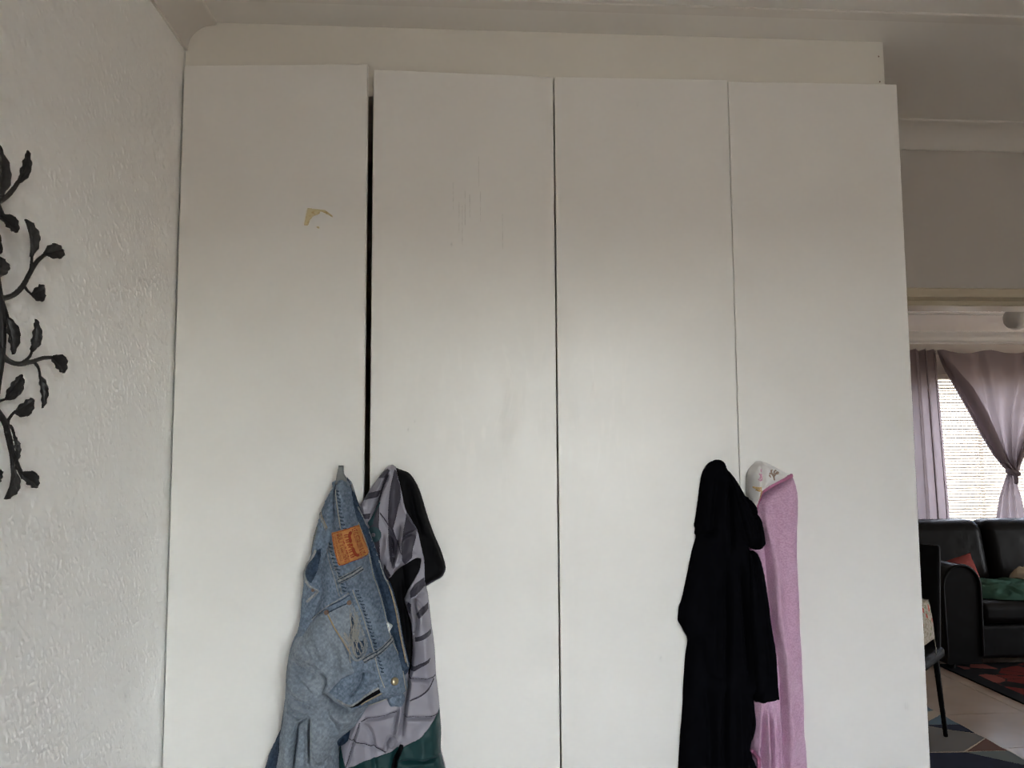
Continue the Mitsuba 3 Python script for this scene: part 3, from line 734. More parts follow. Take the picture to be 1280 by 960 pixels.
jf = [
    ('g', [(404, 836), (408.5, 843), (410, 850), (407, 857), (404, 863)], 0.012, 0.0020),
    ('g', [(404, 863), (414, 872), (426, 881), (440, 884), (456, 880)], 0.010, 0.0022),
    ('g', [(389, 889), (382, 896), (373, 904), (370, 925), (367, 950), (365, 1005)], 0.014, 0.0020),
    ('g', [(388.5, 890), (389, 915), (388.5, 943), (394, 953), (399, 962)], 0.014, 0.0020),
    ('g', [(352, 896), (351, 910), (346, 922), (352, 926)], 0.010, 0.0018),
    ('g', [(358, 877), (366, 884), (376, 887), (389, 888)], 0.006, 0.0028),
    ('g', [(452, 838), (452.5, 848), (447, 858), (438, 866)], 0.009, 0.0024),
    ('g', [(446, 733), (458, 770), (469, 806), (478, 838)], 0.004, 0.0016),
    ('g', [(410, 759), (391, 775.5), (371, 800)], 0.006, 0.0016),
    ('g', [(398, 719), (402, 702), (408, 680), (414, 655)], 0.008, 0.0020),
    ('g', [(372, 842), (382, 852), (392, 862), (400, 862)], 0.005, 0.003),
    ('g', [(412, 940), (414, 950), (418, 968)], 0.008, 0.0022),
    # waistband rows and yoke
    ('s', [(442, 741), (409, 757), (390, 775), (369, 799)], -0.0035, 0.012),
    ('s', [(430, 740), (424, 715), (415, 692), (408, 676)], 0.0030, 0.010),
    ('p', [(409, 676), (414, 688), (420, 702), (426, 722), (430, 738)], 0.0040, 0.006), ('p', [(369, 799), (390, 775), (409, 757)], 0.002, 0.005),
    # big folds of the leg
    ('r', [(364, 812), (378, 818), (396, 824), (408, 836)], 0.007, 0.007), ('v', [(360, 824), (374, 831), (390, 838), (402, 842)], 0.007, 0.006),
    ('r', [(356, 846), (368, 858), (382, 868), (398, 870)], 0.007, 0.007), ('v', [(358, 862), (370, 871), (384, 876), (398, 878)], 0.006, 0.005),
    ('r', [(380, 772), (392, 786), (402, 806), (408, 826)], 0.007, 0.010), ('v', [(374, 790), (384, 806), (392, 824)], 0.006, 0.007),
    ('r', [(412, 884), (424, 892), (436, 896), (446, 892)], 0.008, 0.008), ('v', [(408, 878), (418, 898), (426, 914)], 0.006, 0.008),
    ('v', [(380, 905), (381, 930), (379, 960)], 0.006, 0.006), ('r', [(396, 905), (398, 930), (404, 950)], 0.008, 0.008),
    ('g', [(357, 884), (368, 892), (377, 894), (386, 891)], 0.006, 0.002), ('g', [(404, 956), (410, 944), (414, 938)], 0.006, 0.002),
    ('r', [(426, 800), (432, 818), (430, 836)], 0.005, 0.008), ('v', [(418, 800), (424, 820), (422, 838)], 0.005, 0.006),
    ('v', [(436, 860), (446, 850), (456, 840), (468, 846)], 0.006, 0.006), ('r', [(458, 858), (468, 850), (476, 846)], 0.006, 0.006),
    ('r', [(404, 862), (398, 872), (384, 884), (372, 882), (360, 872)], 0.006, 0.010),
    ('v', [(352, 872), (362, 881), (374, 887), (388, 889)], 0.006, 0.006),
    ('s', [(389, 888), (380, 897), (372, 905), (369, 930), (365, 970)], -0.014, 0.030),
    ('v', [(372, 905), (369, 930), (365, 970)], 0.007, 0.005),
    ('s', [(388.5, 890), (389, 915), (388.5, 944), (395, 956), (402, 966)], 0.013, 0.022),
    ('v', [(388, 892), (388.5, 918), (388.5, 944), (394, 954)], 0.007, 0.0045),
    ('v', [(370, 845), (378, 852), (388, 855), (396, 852)], 0.004, 0.008),
    ('r', [(372, 832), (384, 848), (398, 868)], 0.004, 0.008),
    ('r', [(378, 800), (388, 815), (396, 830)], 0.005, 0.012),
    ('v', [(366, 820), (376, 835), (384, 846)], 0.004, 0.010),
    ('v', [(348, 905), (352, 920), (350, 945)], 0.005, 0.006),
    ('r', [(357, 900), (360, 925), (357, 955)], 0.006, 0.009),
    ('v', [(412, 934), (414, 948), (417, 966)], 0.006, 0.005),
    ('r', [(400, 900), (404, 925), (407, 950)], 0.006, 0.014),
    ('v', [(404, 862), (412, 872), (424, 880), (440, 884)], 0.012, 0.008),
    ('r', [(420, 840), (440, 850), (452, 840)], 0.005, 0.014),
    ('v', [(452, 838), (452, 850), (444, 862)], 0.006, 0.006),
]
body = Cloth([(421, 600), (430, 600), (437, 612), (447.5, 652), (455, 675), (460, 692), (465, 719), (472.5, 741), (479, 766), (486, 795), (491, 805), (496, 820), (502, 838), (507.5, 870), (494, 875.5), (483, 879), (470, 884), (458, 889), (450.5, 900), (438, 916), (427, 925), (419, 934), (419, 950), (421, 1005), (342, 1005), (344, 945), (345, 922), (349, 896), (351.4, 878), (352.4, 861), (353, 846), (356, 826), (362, 808), (370, 796), (386, 776), (394, 752), (399, 738), (397, 720), (402, 700), (408, 678), (414, 650), (416, 615)],
             0.034, 0.076, 0.040, jf, noise=(0.0035, 14, 2), sp=0.002, over=(ins, upper, low))
add(J + '__leg', body.mesh(), 'm_denim_grey', True)
# seat and yoke: bluer denim, a separate panel lying over the leg
seat_px = [(417, 606), (429, 600), (437, 612), (447.5, 652), (460, 692), (465, 719), (472.5, 741), (479, 766), (486, 795), (496, 820), (502, 838), (506.5, 869), (483, 878), (460, 886), (451, 884), (440, 878), (424, 868), (414, 860), (430, 842), (446, 836), (438, 815), (424, 785), (411, 760), (392, 774), (376, 792), (371, 796), (386, 774), (394, 752), (399, 738), (397, 720), (402, 700), (408, 678), (414, 650)]
add(J + '__seat', body.patch(seat_px, 0.0014, 0.003, sp=0.002), 'm_denim', True)
# waistband strip over the seat
wb_fold = [('p', [(421, 611), (426, 640), (430, 660), (440, 715), (446, 733), (458, 770), (469, 806), (477, 838), (484, 856)], 0.0042, 0.0065), ('p', [(435.5, 606), (446, 648), (455, 682), (463, 720), (477, 768), (493, 818)], 0.0018, 0.004),
           ('r', [(434, 640), (447, 690), (462, 740), (477, 790), (490, 830)], 0.003, 0.009),
           ('v', [(427, 604), (432, 622), (440, 652)], 0.002, 0.006)]
band = Cloth([(418, 603), (424, 598.5), (430, 594), (435, 598), (437.5, 610), (447.5, 652), (455, 675), (460, 692), (465, 719), (472.5, 741), (479, 766), (486, 795), (491, 806), (496, 820), (502, 838), (507.5, 870.5), (496, 873), (490, 872), (484, 856), (477, 839), (469, 806), (458, 770), (446, 733), (440, 715), (430, 660), (425, 640), (420, 612)],
             0.0025, 0.0045, 0.008, wb_fold, under=body.height, noise=(0.0022, 40, 4), sp=0.0028)
band.yp = body.yp
add(J + '__waistband', band.mesh(0.006), 'm_denim', True)
add(J + '__hanging_loop', Cloth([(423, 582), (428.7, 582), (429, 592), (433, 598), (432, 606), (418, 606), (420, 597)], 0.018, 0.004, 0.006, sp=0.0025, under=0.044, taper=1).mesh(0.010), 'm_pocketing', True)
for pts in ([(415.5, 611), (421, 635), (426, 661)], [(409, 676), (415, 690), (424, 714), (430, 739)], [(405.5, 680), (411, 692), (420, 716), (427, 742)], [(369.5, 798), (391, 773.5), (409.5, 756.5), (428, 745), (445, 734)]):
    add(J + '__seam', body.cord(pts, 0.0015, 0.9, 6, 0.7), 'm_denim_worn', True)
for pts in ([(419.5, 613), (425, 640), (429, 659)], [(444, 733), (456, 770), (467, 806), (475, 838), (482, 856)], [(436.5, 606), (446, 650), (454, 676), (459, 693), (464, 720), (471.3, 741), (478, 766), (485, 795), (495, 820), (501, 838), (506.5, 869)]):
    add(J + '__stitching', band.cord(pts, 0.0012, 0.8), 'm_thread_pale', True)
for pts in ([(367, 800), (389.5, 774), (408.5, 758.5)], [(412, 755), (428, 747.5), (446, 736.5)], [(398, 719), (401.5, 702), (407.5, 680), (413.5, 652)], [(450, 655), (456.5, 675), (461.5, 692), (466.5, 718), (474, 741), (480.5, 766), (487.5, 795)]):
    add(J + '__seam', body.cord(pts, 0.0013, 0.9, 6, 0.7), 'm_denim_dark', True)  # dark cords: unfaded indigo edges plus painted shade gaps beside the seams
tick = []
rg_ = np.random.default_rng(8)
for row, ang in (([(421.5, 611), (426.5, 640), (431, 660)], 0.5), ([(446.5, 733), (458.5, 770), (469.5, 806), (478, 838)], 0.5), ([(410.5, 677), (415.5, 690), (422, 706), (428.5, 724), (433, 738)], 0.6)):
    ln = LineString(row)
    for d_ in np.arange(1.5, ln.length, 4.6):
        p_, q_ = ln.interpolate(d_), ln.interpolate(min(d_ + 1, ln.length))
        e_ = np.array([q_.x - p_.x, q_.y - p_.y]); e_ /= np.linalg.norm(e_) + 1e-9
        a_ = np.array([-e_[1], e_[0]]) * -1 + e_ * ang
        w_ = rg_.uniform(3.0, 5.0)
        tick.append(band.cord([(p_.x, p_.y), (p_.x + a_[0] * w_ * .5, p_.y + a_[1] * w_ * .5 + .4), (p_.x + a_[0] * w_, p_.y + a_[1] * w_)], rg_.uniform(0.0010, 0.0017), 0.9, 5, 0.6))
tk_ = add(J + '__pucker_shade', cat(*tick), 'm_denim_dark', True)  # dark cords paint the shaded valleys between the puckers
labels[tk_] = {'label': 'dark cords painting shaded pucker valleys along the stitched seams', 'kind': 'stuff'}
# fly: black patch painting the shade in the slit, with a worn lip
add(J + '__fly_slit_shade', body.patch([(484, 854), (468, 862), (450, 874), (440, 878), (450, 879), (469, 868), (486, 858)], 0.0022, 0.003), 'm_nylon_black', True)
add(J + '__fly_lip', body.cord([(485, 852.5), (468, 861), (450, 872.5), (438, 876), (424, 869)], 0.0026, 0.7, 6, 0.6), 'm_denim_worn', True)
add(J + '__fly_lip', body.cord([(486, 859.5), (470, 869), (452, 879)], 0.0016, 0.9), 'm_thread', True)
add(J + '__hem_edge', body.cord([(506, 870.5), (494, 875), (483, 878.5), (469, 884), (458, 888.5)], 0.0012, 0.5), 'm_thread_pale', True)
# belt loops
for a, b in (((426, 723.5), (454, 708.5)), ((455.5, 823.5), (490.5, 802.5))):
    d = np.array([b[0] - a[0], b[1] - a[1]], float); d /= np.linalg.norm(d); n = np.array([-d[1], d[0]]) * 3.5
    pts = [tuple(np.array(p) + s * n) for p, s in ((a, 1), (b, 1), (b, -1), (a, -1))]
    k = add(J + '__belt_loop', band.patch(pts, 0.0040, 0.004, clip=False), 'm_denim_worn', True)
    for s in (0.55, -0.55):
        add(k + '__stitching', band.cord([tuple(np.array(a) + s * n), tuple(np.array(b) + s * n)], 0.0011, 4.6), 'm_denim_dark', True)
# leather patch with its red stamp
pp = [(414.6, 665.8), (431, 660), (448, 656.2), (453.5, 673), (459.2, 692), (458, 694.3), (442, 698.5), (427.5, 704.2), (426, 703), (420, 684)]
pt = add(J + '__leather_patch', band.patch(pp, 0.0026, 0.003, clip=False), 'm_patch', True)
tag(pt, 'orange leather patch with red stamped lettering')
ux, uy = np.array([[44.2, -10.9], [11.6, 38.0]]) / 1.0 * 1.0, None
A0 = np.array([414.6, 665.8]); EX = np.array([448.0, 656.2]) - A0; EY = np.array([426.9, 704.2]) - A0
pq = lambda u, v: tuple(A0 + EX * u + EY * v)
prints = []


def pbox(u0, u1, v0, v1):
    return [pq(u0, v0), pq(u1, v0), pq(u1, v1), pq(u0, v1)]


def on_patch(pts): return band.patch(pts, 0.0032, 0.001, sp=0.0015, clip=False)


# the stamp: a line of small lettering, two horses pulling at a pair of trousers, a line of bold lettering
def lettering(text, u, v0, v1, hh, bold=False):
    m = meshkit.text_mesh(text, 1.0, 0.2, bold)
    x = m.vertices.copy()
    w = x[:, 0].max()
    P0, EXm, EYm = xz([pq(0, 0)], band.yp)[0], xz([pq(1, 0)], band.yp)[0], xz([pq(0, 1)], band.yp)[0]
    P = P0 + (EXm - P0) * (u + hh * x[:, 1])[:, None] + (EYm - P0) * (v0 + (v1 - v0) * x[:, 0] / w)[:, None]
    h = band.height(P) + 0.0028 + 0.003 * x[:, 2]
    m.vertices = np.stack([P[:, 0], door_y(P[:, 0]) - h, P[:, 1]], 1)
    trimesh.repair.fix_normals(m)
    return m


prints.append(lettering('LEVI STRAUSS & CO.', 0.79, 0.05, 0.95, 0.12, True))
prints.append(lettering('QUALITY CLOTHING', 0.26, 0.06, 0.94, 0.20, True))
prints.append(lettering('ORIGINAL RIVETED', 0.10, 0.12, 0.88, 0.07))
for c_, sg in ((0.27, -1), (0.73, 1)):
    H = lambda a, b: pq(a, c_ + sg * b)
    prints.append(on_patch([H(0.60, -0.14), H(0.70, -0.13), H(0.71, 0.05), H(0.77, 0.10), H(0.76, 0.18), H(0.70, 0.17), H(0.63, 0.10), H(0.62, -0.02)]))
    for dv in (-0.13, -0.07, 0.03, 0.09):
        prints.append(on_patch([H(0.63, dv), H(0.63, dv + 0.035), H(0.51, dv + 0.045), H(0.51, dv + 0.015)]))
    prints.append(on_patch([H(0.67, -0.13), H(0.69, -0.15), H(0.58, -0.185), H(0.58, -0.165)]))
    prints.append(on_patch([H(0.645, -0.13), H(0.66, -0.13), H(0.655, -0.22), H(0.645, -0.22)]))
prints.append(on_patch([pq(0.69, 0.47), pq(0.69, 0.53), pq(0.53, 0.555), pq(0.53, 0.515), pq(0.63, 0.50), pq(0.53, 0.485), pq(0.53, 0.445)]))
add(pt + '__stamp', cat(*prints), 'm_patch_print', True)
add(pt + '__border', band.cord([pq(.04, .03), pq(.96, .03), pq(.965, .5), pq(.96, .97), pq(.5, .965), pq(.04, .97), pq(.035, .5), pq(.04, .03)], 0.0006, 5.0), 'm_patch_print', True)
# back pocket, frayed away at its edge
pk = add(J + '__back_pocket', body.patch([(411.5, 762.5), (426, 755), (440.5, 748), (447, 753), (450, 765), (456, 782), (461, 800), (456, 818), (449, 822), (443, 819), (431, 799), (419, 780)], 0.0030, 0.004), 'm_denim_grey', True)
tag(pk, 'back pocket with a frayed, torn edge')
add(pk + '__tear', body.patch([(443, 763), (447, 775), (446, 786), (450, 797), (457, 800), (455, 814), (450, 820), (446, 814), (444, 803), (440, 792), (441, 778)], 0.0036, 0.002, curve=True), 'm_denim_dark', True)
rng = np.random.default_rng(5)
fr = []
for i in range(26):
    x0, y0 = 444 + rng.uniform(-3, 6), 754 + rng.uniform(0, 34)
    pts = [(x0, y0)]
    for k in range(4):
        pts.append((pts[-1][0] + rng.uniform(-2.0, 4.2), pts[-1][1] + rng.uniform(4, 11)))
    fr.append(body.cord(pts, 0.0005 + 0.0005 * rng.random(), 6.5 + 5 * rng.random(), 4))
for i in range(8):
    x0, y0 = 431 + rng.uniform(-1, 4), 787 + rng.uniform(-2, 6)
    fr.append(body.cord([(x0, y0), (x0 + 5, y0 + 7 + rng.uniform(-2, 2)), (x0 + 9, y0 + 10), (x0 + 13, y0 + rng.uniform(2, 10))], 0.0008, 6, 4))
fk = add(pk + '__frayed_thread', cat(*fr), 'm_thread_pale', True)
tag(fk, 'pale loose threads', kind='stuff')
for pts in ([(444, 752), (449, 770), (455, 787), (460, 801), (457.5, 814), (452, 821), (446, 820), (441, 813)], [(442, 790), (445, 804), (447.5, 814), (452, 816), (457, 806), (456, 796)]):
    add(pk + '__hem', body.cord(pts, 0.0020, 2.2, 6, 0.6), 'm_denim_worn', True)
add(pk + '__hem', body.cord([(413, 764), (421, 780), (432, 797), (441, 812)], 0.0014, 2.6, 6, 0.6), 'm_thread', True)
add(pk + '__hem', body.cord([(414, 761.5), (427, 755), (439, 749.5)], 0.0012, 3.0, 6, 0.6), 'm_denim_dark', True)
for c in ((411.3, 761.8), (439.5, 749.3)):
    add(J + '__rivet', body.disc(c, 0.0054, 0.0034, 16, 0.004), 'm_copper', 35)
add(J + '__rivet', hip.disc((394.5, 734.5), 0.0038, 0.003, 14, 0.002), 'm_copper', 35)
bt = add(J + '__button', band.disc((493.7, 849.5), 0.0088, 0.0050, 24, 0.003), 'm_brass', 35)
tag(bt, 'brass waist button')
ct = add(J + '__care_label', inner.patch([(477, 774), (480, 775.8), (486, 778.5), (491.2, 781), (488, 787), (485.5, 793), (480, 785)], 0.012, 0.0012, clip=False), 'm_label')
tag(ct, 'small white care label')

# ---- pink hooded towel on the fourth door
P_ = 'hooded_towel'
tag(P_, 'pink terry towel with white printed hood and dark pink piping on the right door', 'towel')
tw = Cloth([(946, 640), (954, 622), (975, 606), (985, 597), (991, 594), (995.5, 601), (998.5, 612), (1000, 627), (999, 645), (997.5, 662), (997, 690), (998.5, 720), (1000, 745), (1001.3, 770), (1003.3, 810), (1006, 865), (1007, 915), (1008.3, 1005), (940, 1005), (941, 955), (945, 948), (946, 940), (941, 930), (938, 800), (938, 700), (941, 660)],
           0.010, 0.038, 0.026,
           [('s', [(953, 622), (951.5, 650), (957, 685), (963, 758), (967, 790), (974, 843), (980, 947), (983, 1005)], 0.007, 0.05), ('g', [(953, 622), (951, 650), (956, 685), (962, 758), (966, 790), (973, 843), (979, 947), (982, 1005)], 0.020, 0.0036), ('g', [(958.5, 872), (962, 915), (964, 1005)], 0.012, 0.0024), ('g', [(951, 875), (952.5, 920), (955, 1005)], 0.010, 0.0022), ('v', [(949, 640), (952, 690), (958, 760), (963, 820), (969, 880), (975, 1005)], 0.006, 0.0055), ('r', [(962, 650), (966, 720), (974, 800), (982, 880), (990, 970)], 0.008, 0.012),
            ('v', [(958, 880), (962, 920), (964, 1005)], 0.011, 0.005), ('v', [(950, 880), (952, 920), (955, 1005)], 0.012, 0.004), ('r', [(953, 868), (957, 915), (959, 970)], 0.006, 0.006), ('r', [(944, 800), (947, 860), (950, 930)], 0.006, 0.006),
            ('v', [(968, 880), (972, 930), (974, 1005)], 0.005, 0.006), ('v', [(967, 615), (970, 650), (972, 690)], 0.003, 0.006), ('v', [(984, 610), (985, 650), (984, 700)], 0.0025, 0.007), ('r', [(990, 612), (991, 680), (993, 800)], 0.005, 0.012)],
           noise=(0.003, 18, 31), sp=0.0038)
add(P_ + '__body', tw.mesh(), 'm_terry', True)
hd = Cloth([(951, 577.5), (954, 576), (962, 578.5), (974, 585), (984, 590.5), (990, 593), (990.5, 597), (975, 603), (960, 612), (953.5, 617), (949.5, 630), (945.5, 644), (942, 643), (939.5, 630), (939, 612), (940, 594), (944, 585)],
           0.020, 0.034, 0.022, [('v', [(952, 580), (952, 600), (951, 615)], 0.008, 0.0045), ('r', [(947, 590), (946, 610), (945, 630)], 0.006, 0.006)], noise=(0.002, 18, 33), sp=0.003)
hd2 = add(P_ + '__hood', hd.mesh(), 'm_hood', True)
tag(hd2, 'white hood printed with small pink and brown motifs')
add(P_ + '__piping', cat(*[hd.cord(p, 0.0050, 0.6, 8, 0.7) for p in ([(991, 594.5), (985, 596), (974, 602), (962, 608.5), (954.5, 615), (951.5, 624), (948.5, 635), (945, 644)],)]), 'm_piping', True)
add(P_ + '__piping', hd.cord([(992, 597), (986, 598.5), (975, 604.5), (963, 611.5), (956.5, 617), (953.5, 628), (950, 638), (946.5, 647)], 0.0030, 0.0, 8, 0.8), 'm_piping', True)
add(P_ + '__piping', tw.cord([(941, 941), (945, 944), (948, 949), (946.5, 956), (944, 1005)], 0.0048, 0.6, 8, 0.8), 'm_piping', True)
pr = {'m_print_brown': [([(965.5, 600), (964, 596), (962, 592)]), ([(964, 596), (967, 592.5), (970, 592)]), ([(962.5, 593), (960, 591), (959, 592.5)]), ([(963, 594), (961, 588.5), (963, 587.5)]), ([(964, 594), (965.5, 589), (968, 588)]), ([(966, 592), (969, 590), (971, 591)]), ([(961, 596), (959, 594.5), (960.5, 594)])],
      'm_print_pink': [([(946, 598), (948, 595), (947, 592)]), ([(948.5, 600), (950, 596), (951.5, 592)]), ([(945, 599), (947, 600.5), (948, 599)]), ([(949.5, 589), (951, 587), (952, 590)]), ([(945, 631), (947, 632), (948, 634)])],
      'm_print_gold': [([(941, 609), (945, 610), (949, 609.5), (951.5, 610)]), ([(943, 612), (946, 613), (950, 612)]), ([(949, 616), (949.5, 620), (950, 623)]), ([(950.5, 614), (951, 617), (950.5, 621)])]}
for m_, ls in pr.items():
    add(hd2 + '__motif', cat(*[hd.cord(p, 0.0018 if m_ != 'm_print_gold' else 0.0028, 0.2, 5, 0.5) for p in ls]), m_, True)
# ---- black garment on the third door
B = 'black_dress'
tag(B, 'plain black garment with hanging sleeves draped from a hook on the third door', 'dress')
bmain = Cloth([(899, 575), (905, 575), (910, 580), (912, 588), (921, 602), (934, 625), (943, 644), (947, 656), (949, 674), (943, 682), (940, 684), (940, 691), (942, 702), (946, 718), (950, 735), (954, 760), (958.5, 792), (962, 828), (965, 862), (965.6, 867.5), (964, 868.6), (955, 869.5), (944.5, 870.2), (942.6, 872), (943, 885), (944.5, 905), (942.5, 927), (940.5, 940), (943.5, 950), (941, 1005), (858.5, 1005), (858.5, 885), (860, 848), (862, 822), (864.5, 804), (860, 793), (853.2, 781.2), (852, 778.5), (852.3, 774), (854, 761), (857, 752), (863, 725), (869.5, 693), (875, 673), (873, 668.5), (874, 662), (872.8, 658), (875, 645), (877.5, 627), (880, 608), (883, 592), (890, 580)],
              0.008, 0.050, 0.030,
              [('g', [(905, 690), (908, 780), (906, 860), (904, 970)], 0.010, 0.004), ('g', [(922, 690), (930, 780), (936, 860)], 0.010, 0.0035), ('g', [(908, 596), (913, 640), (914, 690)], 0.010, 0.0035), ('v', [(897, 590), (892, 630), (888, 680)], 0.008, 0.007), ('r', [(905, 590), (903, 640), (905, 700)], 0.006, 0.008), ('v', [(909, 600), (912, 650), (913, 700)], 0.006, 0.006),
               ('s', [(949, 676), (938, 682), (928, 674), (920, 650), (911, 600)], -0.006, 0.03), ('v', [(874, 665), (885, 668), (895, 660)], 0.008, 0.005),
               ('v', [(905, 700), (907, 780), (905, 860)], 0.009, 0.010), ('v', [(925, 700), (930, 780), (936, 866)], 0.010, 0.008), ('r', [(890, 700), (888, 780), (890, 860)], 0.008, 0.012),
               ('s', [(876, 790), (880, 830), (892, 845), (906, 842)], 0.006, 0.02), ('v', [(880, 850), (885, 900), (886, 970)], 0.008, 0.009), ('v', [(905, 850), (903, 900), (905, 970)], 0.008, 0.008),
               ('r', [(893, 850), (895, 900), (894, 970)], 0.006, 0.010), ('r', [(918, 850), (922, 910), (922, 970)], 0.008, 0.010), ('v', [(933, 870), (934, 920), (930, 970)], 0.007, 0.007)],
              noise=(0.004, 12, 21), sp=0.0038, over=(tw, hd))
add(B + '__body', bmain.mesh(), 'm_black_cloth', True)
slv = Cloth([(905, 585), (912, 590), (921, 602), (934, 625), (943, 644), (947, 656), (949, 674), (948, 679), (942, 684), (935, 684), (928, 676), (921, 655), (912, 620)], 0.003, 0.010, 0.012, [('v', [(914, 606), (926, 640), (936, 676)], 0.004, 0.005)], under=bmain.height, noise=(0.003, 22, 22))
slv.yp = bmain.yp
add(B + '__sleeve', slv.mesh(0.008), 'm_black_cloth', True)
slv2 = Cloth([(930, 690), (940, 690), (950, 735), (958.5, 792), (962, 828), (965, 862), (965.6, 867.5), (964, 868.6), (955, 869.5), (945, 870.3), (940, 870.6), (937, 868), (933, 820), (928, 750)], 0.003, 0.012, 0.014, [('v', [(944, 740), (950, 800), (953, 866)], 0.004, 0.005)], under=bmain.height, noise=(0.002, 22, 23))
slv2.yp = bmain.yp
add(B + '__sleeve', slv2.mesh(0.008), 'm_black_cloth', True)


# ------------------------------------------------------------------ iron wall decoration on the left wall
A = 'metal_wall_art'
tag(A, 'black wrought iron branch with leaves fixed to the left wall', 'wall art')
XA = XL + 0.022
wp = lambda p, dx=0.0: on(p[0], p[1], 0, XA + dx)
stems = [
    ([(-26, 250), (-14, 290), (-6, 340), (1, 385), (3, 420), (2, 445), (-4, 490), (-12, 560), (-20, 700)], 0.0056),
    ([(-14, 262), (-3, 253.5), (8, 246), (17, 236), (23, 227)], 0.0040),
    ([(-12, 262), (-5, 268), (3, 271)], 0.0026),
    ([(-14, 366), (-3, 371), (8, 372), (20, 366.5), (30, 355), (38, 340), (47, 326), (59, 316)], 0.0042),
    ([(33, 350), (38, 338), (39.5, 328), (40, 318)], 0.0026),
    ([(31, 358.5), (35, 364), (40, 368)], 0.0022),
    ([(-6, 366), (1, 374), (6, 385), (10, 398)], 0.0030),
    ([(-2, 434), (3, 444), (12, 452), (25, 455), (40, 452), (54, 447.5), (67, 447)], 0.0042),
    ([(28, 453), (34, 449), (38, 444), (40, 438)], 0.0024),
    ([(43, 453), (48, 460), (50.5, 471)], 0.0024),
    ([(-10, 506), (-2, 502), (8, 498.5)], 0.0026),
    ([(-10, 508), (-2, 516), (6, 528), (11, 546), (16, 566), (22, 582), (29, 597)], 0.0044),
    ([(9, 532), (11.5, 523), (19, 514)], 0.0024),
    ([(9, 538), (12.5, 532), (16, 538), (18.5, 547)], 0.0024),
    ([(8, 538), (12, 556), (14.5, 570), (15.5, 586)], 0.0034),
]
for p, r in stems:
    path = smooth_path(np.array([wp(q) for q in p]), 6)
    add(A + '__stem', tube(path, np.linspace(r * 1.1, r * 0.75, len(path)), 8), 'm_iron', True)


def leaf(base, tip, wpx, tilt=0.0, curl=0.004, seed=0):
    """veined sheet-metal leaf from pixel to pixel; wpx = width it shows in the photograph"""
    b, t = wp(base, 0.004), wp(tip, 0.010)
    ax = t - b
    L = np.linalg.norm(ax)
    ax /= L
    nrm = np.array([1.0, 0, 0])
    side = np.cross(nrm, ax); side /= np.linalg.norm(side)
    # width across in metres such that it shows wpx pixels
    mid = (b + t) / 2
    pr_ = lambda P: np.array([640 + F_PX * ((P - EYE) @ RT) / ((P - EYE) @ FW), 480 - F_PX * ((P - EYE) @ UP) / ((P - EYE) @ FW)])
    px_dir = (pr_(t) - pr_(b)); px_dir /= np.linalg.norm(px_dir)
    perp = np.array([-px_dir[1], px_dir[0]])
    side = side * math.cos(tilt) + np.cross(ax, side) * math.sin(tilt)
    k = abs((pr_(mid + side * 0.01) - pr_(mid - side * 0.01)) @ perp) / 0.02
    Wd = min(wpx / k, 0.045)
    nrm2 = np.cross(ax, side)
    n, m_ = 15, 9
    G = np.zeros((n, m_, 3))
    for i, s in enumerate(np.linspace(0, 1, n)):
        w = Wd / 2 * (math.sin(math.pi * min(1, s ** 0.8)) ** 0.75) * (1 + 0.09 * math.sin(s * 22 + seed)) + 0.0006
        for j, q in enumerate(np.linspace(-1, 1, m_)):
            z = 0.28 * w * abs(q) - 0.0025 * math.exp(-(q / 0.18) ** 2) + 0.0016 * math.sin(s * 26 - abs(q) * 5 + seed) * abs(q) + curl * math.sin(math.pi * s)
            G[i, j] = b + ax * L * s + side * w * q + nrm2 * z * (1 if nrm2[0] > 0 else -1)
    return sheet(G, 0.0012, nrm2)


leaves = [((-2, 247), (-1, 181), 17), ((24, 229), (35.5, 188), 12), ((1, 270), (23, 290), 15), ((40, 321), (33.5, 274), 9.5), ((55, 317), (80, 313), 19), ((39, 369), (56, 361), 19),
          ((9, 396), (17, 443), 15), ((40, 440), (45.5, 399), 12), ((65, 446), (82, 465), 17), ((50, 469), (54, 510), 9), ((7, 500), (28, 468), 16), ((18, 516), (43, 500), 17),
          ((18, 545), (20.5, 580), 6), ((16.5, 582), (8, 624), 12), ((27, 592), (48, 608), 17), ((-4, 348), (-2, 320), 12), ((-10, 590), (1, 602), 9)]
for i, (b, t, w) in enumerate(leaves):
    add(A + '__leaf', leaf(b, t, w, (0.25, -0.3, 0.1)[i % 3], 0.004, i), 'm_iron', 25)
# the other half of the branch, out of frame to the left
ym = wp((0, 420))[1] - 0.004
flip = lambda q: np.array([q[0], 2 * ym - q[1], q[2] - 0.035])
for p, r in (stems[1], stems[3], stems[4], stems[7], stems[8], stems[9]):
    path = smooth_path(np.array([flip(wp(q)) for q in p if q[0] >= 2]), 6)
    add(A + '__stem', tube(path, np.linspace(r * 1.1, r * 0.75, len(path)), 8), 'm_iron', True)
for i in (1, 3, 4, 7, 8, 9):
    m_ = leaf(*leaves[i], (0.25, -0.3, 0.1)[i % 3], 0.004, i)
    m_.vertices = np.array([flip(v_) for v_ in m_.vertices])
    m_.invert()
    add(A + '__leaf', m_, 'm_iron', 25)
for p in ((2, 425), (-4, 490)):
    q = wp(p)
    add(A + '__wall_fixing', tube(np.array([[XL - 0.001, q[1], q[2]], [XA, q[1], q[2]]]), 0.003, 8), 'm_iron', True)

# ------------------------------------------------------------------ living room beyond the doorway
# sofa
S = 'sofa'
tag(S, 'black leather sofa with rolled arms under the living room window', 'sofa')
SX0, SX1, SY0, SY1 = 3.27, 5.55, 5.22, 6.22


